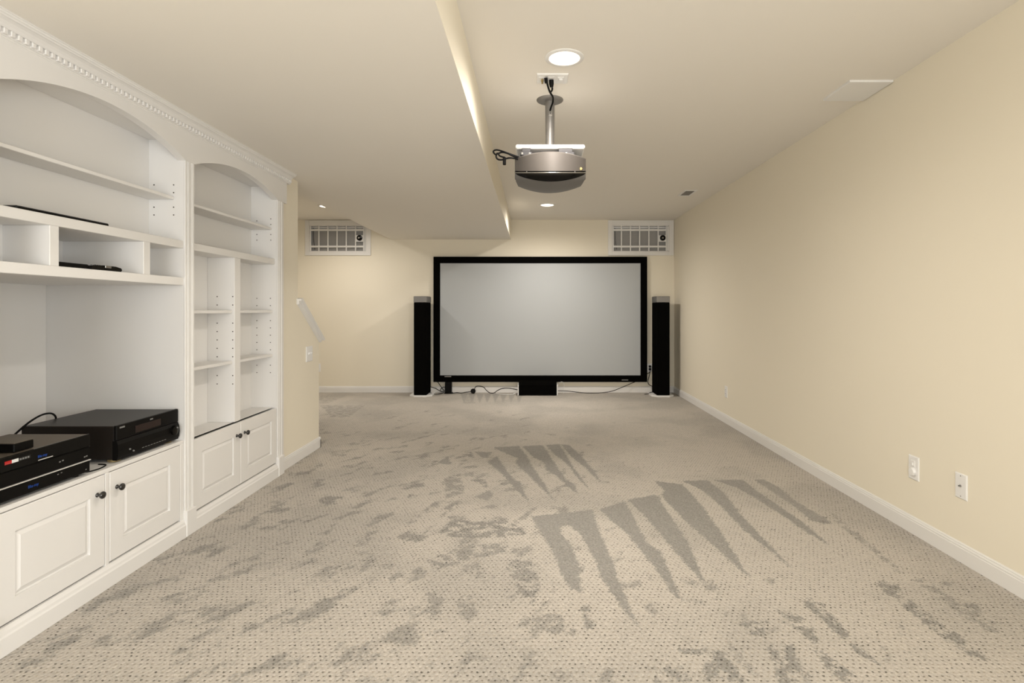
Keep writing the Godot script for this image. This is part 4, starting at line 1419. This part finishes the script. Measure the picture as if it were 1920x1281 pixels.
func build_wall_plates() -> void:
	var t := thing("dimmer_switch", "white wall plate with a round dial on the right wall", "dimmer", p(RIGHT, 0.345, 2.843))
	plate_right(t, 2.843, 0.345, 0.077, 0.124)
	var st := start()
	lathe(st, [Vector2(0, 0), Vector2(0.0215, 0), Vector2(0.0205, 0.010), Vector2(0.0175, 0.013), Vector2(0, 0.0135)], p(RIGHT - 0.006, 0.326, 2.843), Vector3.LEFT, 28)
	part(st, "dial", M.plastic_white, t)
	st = start()
	bx(st, RIGHT - 0.0085, RIGHT - 0.005, 0.353, 0.384, 2.829, 2.857, 0.001)
	var sw := part(st, "slide_frame", M.plastic_white, t)
	st = start()
	bx(st, RIGHT - 0.014, RIGHT - 0.008, 0.358, 0.371, 2.839, 2.847, 0.001)
	part(st, "slider", M.plastic_white, sw)
	t = thing("cable_jack", "white wall plate with one small cable jack in its middle on the right wall", "wall jack", p(RIGHT, 0.351, 2.528))
	plate_right(t, 2.528, 0.351, 0.0705, 0.117)
	st = start()
	lathe(st, [Vector2(0, 0), Vector2(0.0052, 0), Vector2(0.0052, 0.003), Vector2(0.0036, 0.004), Vector2(0.0036, 0.009), Vector2(0.0024, 0.009), Vector2(0.0024, 0.004), Vector2(0, 0.004)], p(RIGHT - 0.006, 0.353, 2.528), Vector3.LEFT, 14)
	part(st, "coax_connector", M.brushed, t)
	for y in [0.399, 0.305]:
		st = start()
		lathe(st, [Vector2(0, 0), Vector2(0.0032, 0), Vector2(0.002, 0.0012), Vector2(0, 0.0014)], p(RIGHT - 0.0061, y, 2.528), Vector3.LEFT, 10)
		part(st, "screw", M.silver, t)
	t = thing("power_outlet", "small white power outlet far down the right wall", "outlet", p(RIGHT, 0.324, 5.61))
	plate_right(t, 5.61, 0.324, 0.072, 0.118)
	for y in [0.344, 0.304]:
		st = start()
		lathe(st, [Vector2(0, 0), Vector2(0.0165, 0), Vector2(0.016, 0.002), Vector2(0, 0.0022)], p(RIGHT - 0.006, y, 5.61), Vector3.LEFT, 18)
		var f := part(st, "socket", M.plastic_white, t)
		st = start()
		bx(st, RIGHT - 0.0086, RIGHT - 0.0080, y - 0.001, y + 0.008, 5.603, 5.605)
		part(st, "slot", M.dark_gap, f)
		st = start()
		bx(st, RIGHT - 0.0086, RIGHT - 0.0080, y - 0.001, y + 0.007, 5.615, 5.617)
		part(st, "slot", M.dark_gap, f)
	t = thing("light_switch", "white double light switch on the half wall under the sloping cap", "light switch", p(LEFTW, 0.812, 4.423))
	st = start()
	nested(st, p(LEFTW, 0.750, 4.362), p(0, 0, 0.122), Vector3(0, 0.124, 0), Vector3.RIGHT, [[0.0, 0.0], [0.0, 0.003], [0.003, 0.0055], [0.006, 0.0062]])
	part(st, "plate", M.plastic_white, t)
	for d in [4.400, 4.446]:
		st = start()
		prism(st, PackedVector2Array([Vector2(0.005, 0.804), Vector2(0.021, 0.817), Vector2(0.021, 0.823), Vector2(0.005, 0.826)]), p(LEFTW, 0, d - 0.005), Vector3.RIGHT, Vector3.UP, p(0, 0, 0.010))
		part(st, "toggle", M.plastic_white, t)
	for d in [4.400, 4.446]:
		for y in [0.842, 0.782]:
			st = start()
			lathe(st, [Vector2(0, 0), Vector2(0.003, 0), Vector2(0.002, 0.001), Vector2(0, 0.0012)], p(LEFTW + 0.0062, y, d), Vector3.RIGHT, 10)
			part(st, "screw", M.plastic_white, t)
	# outlets on the far wall
	for q in [[1.645, "white power outlet with black plugs beside the right tower speaker"], [-3.040, "white power outlet low on the far wall, half hidden by the half wall"]]:
		var o := thing("power_outlet", q[1], "outlet", p(q[0], 0.352, BACK), "")
		st = start()
		nested(st, p(q[0] - 0.036, 0.293, BACK), Vector3(0.072, 0, 0), Vector3(0, 0.118, 0), Vector3.BACK, [[0.0, 0.0], [0.0, 0.003], [0.003, 0.0055], [0.006, 0.0062]])
		part(st, "plate", M.plastic_white, o)
		for y in [0.372, 0.332]:
			st = start()
			lathe(st, [Vector2(0, 0), Vector2(0.0165, 0), Vector2(0.016, 0.002), Vector2(0, 0.0022)], p(q[0], y, BACK - 0.006), Vector3.BACK, 18)
			part(st, "socket", M.plastic_white, o)


# ---------------------------------------------------------------- fittings on the ceiling

func build_ceiling_fittings() -> void:
	var t := thing("ceiling_plate", "white connection plate on the ceiling between the near light and the projector pole", "wall plate", p(0.105, CEIL, 2.977))
	var st := start()
	nested(st, p(0.020, CEIL, 2.917), Vector3(0.170, 0, 0), p(0, 0, 0.120), Vector3.DOWN, [[0.0, 0.0], [0.0, 0.004], [0.004, 0.0075], [0.007, 0.008]])
	part(st, "plate", M.plastic_white, t)
	for x in [0.030, 0.080, 0.132]:
		st = start()
		bx(st, x, x + 0.036, CEIL - 0.0105, CEIL - 0.006, 2.944, 3.010, 0.001)
		part(st, "insert", M.plastic_white, t)
	st = start()
	lathe(st, [Vector2(0, -0.034), Vector2(0.005, -0.034), Vector2(0.005, -0.022), Vector2(0.0075, -0.022), Vector2(0.0075, -0.010), Vector2(0, -0.008)], p(0.050, CEIL, 2.972), Vector3.UP, 14)
	part(st, "coax_connector", M.gold, t, "gold coax connector")
	st = start()
	bx(st, 0.140, 0.160, CEIL - 0.018, CEIL - 0.008, 2.96, 2.985, 0.002)
	part(st, "jack", M.plastic_white, t)
	# attic style access panel
	t = thing("access_panel", "square white access panel on the ceiling against the right wall", "access panel", p(1.868, CEIL, 3.14))
	st = start()
	nested(st, p(1.747, CEIL, 3.002), Vector3(0.241, 0, 0), p(0, 0, 0.276), Vector3.DOWN, [[0.0, 0.0], [0.0, 0.010], [0.002, 0.012]])
	part(st, "cover", M.plastic_white, t)
	# register
	t = thing("air_vent", "small slatted air vent on the ceiling near the far right corner", "vent", p(1.675, CEIL, 5.91))
	st = start()
	bx(st, 1.605, 1.745, CEIL - 0.006, CEIL, 5.765, 5.79, 0.002)
	bx(st, 1.605, 1.745, CEIL - 0.006, CEIL, 6.03, 6.055, 0.002)
	bx(st, 1.605, 1.628, CEIL - 0.006, CEIL, 5.79, 6.03, 0.002)
	bx(st, 1.722, 1.745, CEIL - 0.006, CEIL, 5.79, 6.03, 0.002)
	part(st, "frame", M.plastic_white, t)
	st = start()
	bx(st, 1.628, 1.722, CEIL - 0.0012, CEIL - 0.0004, 5.79, 6.03)
	part(st, "duct", M.dark_gap, t)
	for k in 8:
		st = start()
		var d := 5.80 + k * 0.029
		prism(st, PackedVector2Array([Vector2(d, -0.001), Vector2(d + 0.001, -0.001), Vector2(d + 0.006, -0.006), Vector2(d + 0.005, -0.006)]), Vector3(1.628, CEIL, 0), Vector3(0, 0, -1), Vector3.UP, Vector3(0.094, 0, 0))
		part(st, "slat", M.brushed, t)


# ---------------------------------------------------------------- cables

func cable(called: String, label: String, runs: Array, r: float, m: Material) -> Node3D:
	var first: Vector3 = runs[0][0]
	var t := thing(called, label, "cable", first)
	for q in runs:
		var st := start()
		tube(st, spline(q, 6), r, 8)
		part(st, "strand", m, t)
	return t


func build_cables() -> void:
	var k: Material = M.cable_black
	var t := cable("projector_cable", "black cable hanging from the ceiling plate into the projector pole", [[p(0.069, 2.428, 2.960), p(0.081, 2.420, 3.030), p(0.095, 2.412, 3.100), p(0.114, 2.408, 3.160), p(0.116, 2.398, 3.215), p(0.108, 2.385, 3.250), p(0.101, 2.362, 3.256)], [p(0.102, 2.405, 2.985), p(0.106, 2.398, 3.03), p(0.098, 2.405, 3.085)]], 0.0055, k)
	var st := start()
	lathe(st, [Vector2(0, -0.012), Vector2(0.008, -0.012), Vector2(0.010, 0.0), Vector2(0.010, 0.016), Vector2(0, 0.016)], p(0.070, 2.414, 2.955), Vector3(-0.1, 0.9, 0.35), 14)
	part(st, "plug", M.black_plastic, t)
	st = start()
	lathe(st, [Vector2(0, -0.020), Vector2(0.009, -0.020), Vector2(0.013, -0.004), Vector2(0.013, 0.018), Vector2(0, 0.018)], p(0.100, 2.412, 2.982), Vector3(-0.05, 0.95, 0.2), 14)
	part(st, "plug", M.black_plastic, t)
	t = cable("signal_cable", "coiled black cables sticking out to the left of the projector", [[p(-0.080, 2.046, 3.12), p(-0.151, 2.066, 3.1), p(-0.194, 2.080, 3.1), p(-0.218, 2.081, 3.1), p(-0.227, 2.071, 3.1), p(-0.215, 2.057, 3.1), p(-0.200, 2.062, 3.1), p(-0.175, 2.069, 3.1), p(-0.145, 2.062, 3.1), p(-0.121, 2.050, 3.1), p(-0.080, 2.040, 3.13)], [p(-0.080, 2.034, 3.12), p(-0.127, 2.034, 3.09), p(-0.154, 2.030, 3.09), p(-0.178, 2.022, 3.085), p(-0.200, 2.025, 3.085), p(-0.210, 2.040, 3.085), p(-0.203, 2.059, 3.085), p(-0.188, 2.043, 3.085), p(-0.160, 2.034, 3.082)]], 0.0048, k)
	st = start()
	bx(st, -0.172, -0.154, 1.992, 2.036, 3.078, 3.092, 0.003)
	part(st, "plug", M.black_plastic, t)
	t = cable("equipment_cable", "thin black cable arching behind the receiver in the niche", [[p(-2.200, 0.636, 2.303), p(-2.200, 0.645, 2.314), p(-2.200, 0.667, 2.350), p(-2.196, 0.689, 2.389), p(-2.200, 0.701, 2.440), p(-2.217, 0.695, 2.500), p(-2.236, 0.675, 2.544), p(-2.259, 0.648, 2.576), p(-2.268, 0.617, 2.582)]], 0.0042, k)
	cable("loose_wire", "short loop of black wire on the cabinet deck in front of the receiver foot", [[p(-1.90, 0.503, 2.235), p(-1.848, 0.503, 2.240), p(-1.828, 0.503, 2.262), p(-1.826, 0.503, 2.300), p(-1.842, 0.503, 2.345), p(-1.88, 0.503, 2.352)]], 0.0025, k)
	# along the foot of the far wall
	t = cable("power_cable", "black power cable with a round adapter lying left of the centre speaker", [[p(-1.225, 0.012, 7.58), p(-1.148, 0.008, 7.56), p(-1.067, 0.014, 7.58), p(-1.000, 0.010, 7.58), p(-0.930, 0.020, 7.59), p(-0.870, 0.026, 7.6)], [p(-0.826, 0.050, 7.59), p(-0.799, 0.096, 7.6), p(-0.752, 0.102, 7.61), p(-0.692, 0.085, 7.61), p(-0.652, 0.042, 7.6), p(-0.598, 0.010, 7.58), p(-0.545, 0.012, 7.58), p(-0.491, 0.045, 7.6), p(-0.424, 0.069, 7.61), p(-0.330, 0.072, 7.6), p(-0.216, 0.053, 7.58)]], 0.005, k)
	st = start()
	lathe(st, [Vector2(0, -0.028), Vector2(0.024, -0.026), Vector2(0.034, -0.012), Vector2(0.035, 0.012), Vector2(0.026, 0.024), Vector2(0, 0.026)], p(-0.838, 0.036, 7.585), Vector3(0.25, 0.1, 1), 20)
	part(st, "adapter", M.black_plastic, t)
	cable("white_cable", "white cable lying on the carpet left of the centre speaker", [[p(-0.214, 0.020, 7.55), p(-0.270, 0.006, 7.54), p(-0.265, 0.006, 7.50), p(-0.330, 0.006, 7.46), p(-0.420, 0.006, 7.48), p(-0.518, 0.006, 7.56)]], 0.004, M.plastic_white)
	cable("speaker_wire", "tangle of thin black wires between the left tower speaker and the block under the screen", [[p(-1.428, 0.096, 7.57), p(-1.362, 0.069, 7.6), p(-1.295, 0.029, 7.61), p(-1.245, 0.022, 7.61)], [p(-1.355, 0.175, 7.65), p(-1.308, 0.109, 7.64), p(-1.268, 0.056, 7.63), p(-1.240, 0.026, 7.62)], [p(-1.308, 0.029, 7.62), p(-1.288, 0.069, 7.63), p(-1.255, 0.085, 7.63), p(-1.236, 0.082, 7.63)], [p(-1.428, 0.030, 7.5), p(-1.362, 0.008, 7.5), p(-1.295, 0.006, 7.52), p(-1.244, 0.015, 7.57)]], 0.0045, k)
	cable("center_speaker_cable", "black cable running from the centre speaker up behind the screen's right end", [[p(0.338, 0.041, 7.57), p(0.444, 0.038, 7.58), p(0.550, 0.028, 7.59), p(0.682, 0.010, 7.6), p(0.827, 0.006, 7.6), p(0.972, 0.011, 7.6), p(1.105, 0.032, 7.61), p(1.223, 0.074, 7.62), p(1.342, 0.120, 7.64), p(1.475, 0.172, 7.665)]], 0.0045, k)
	cable("white_wire", "thin white wire loop standing up right of the centre speaker", [[p(0.338, 0.10, 7.56), p(0.364, 0.150, 7.57), p(0.398, 0.166, 7.58), p(0.424, 0.147, 7.58), p(0.433, 0.101, 7.58), p(0.428, 0.034, 7.58), p(0.425, 0.004, 7.58)]], 0.0028, M.plastic_white)
	t = cable("subwoofer_cable", "black cords with plugs hanging between the wall outlet and the right tower speaker", [[p(1.585, 0.262, 7.655), p(1.620, 0.279, 7.64), p(1.640, 0.300, 7.64), p(1.645, 0.332, 7.655)], [p(1.645, 0.372, 7.655), p(1.640, 0.29, 7.64), p(1.622, 0.22, 7.63), p(1.609, 0.167, 7.63), p(1.622, 0.124, 7.63), p(1.662, 0.101, 7.6)], [p(1.534, 0.006, 7.5), p(1.580, 0.011, 7.5), p(1.620, 0.031, 7.5), p(1.660, 0.034, 7.5)]], 0.0045, k)
	for y in [0.372, 0.332]:
		st = start()
		bx(st, 1.630, 1.660, y - 0.014, y + 0.014, BACK - 0.035, BACK - 0.008, 0.004)
		part(st, "plug", M.black_plastic, t)
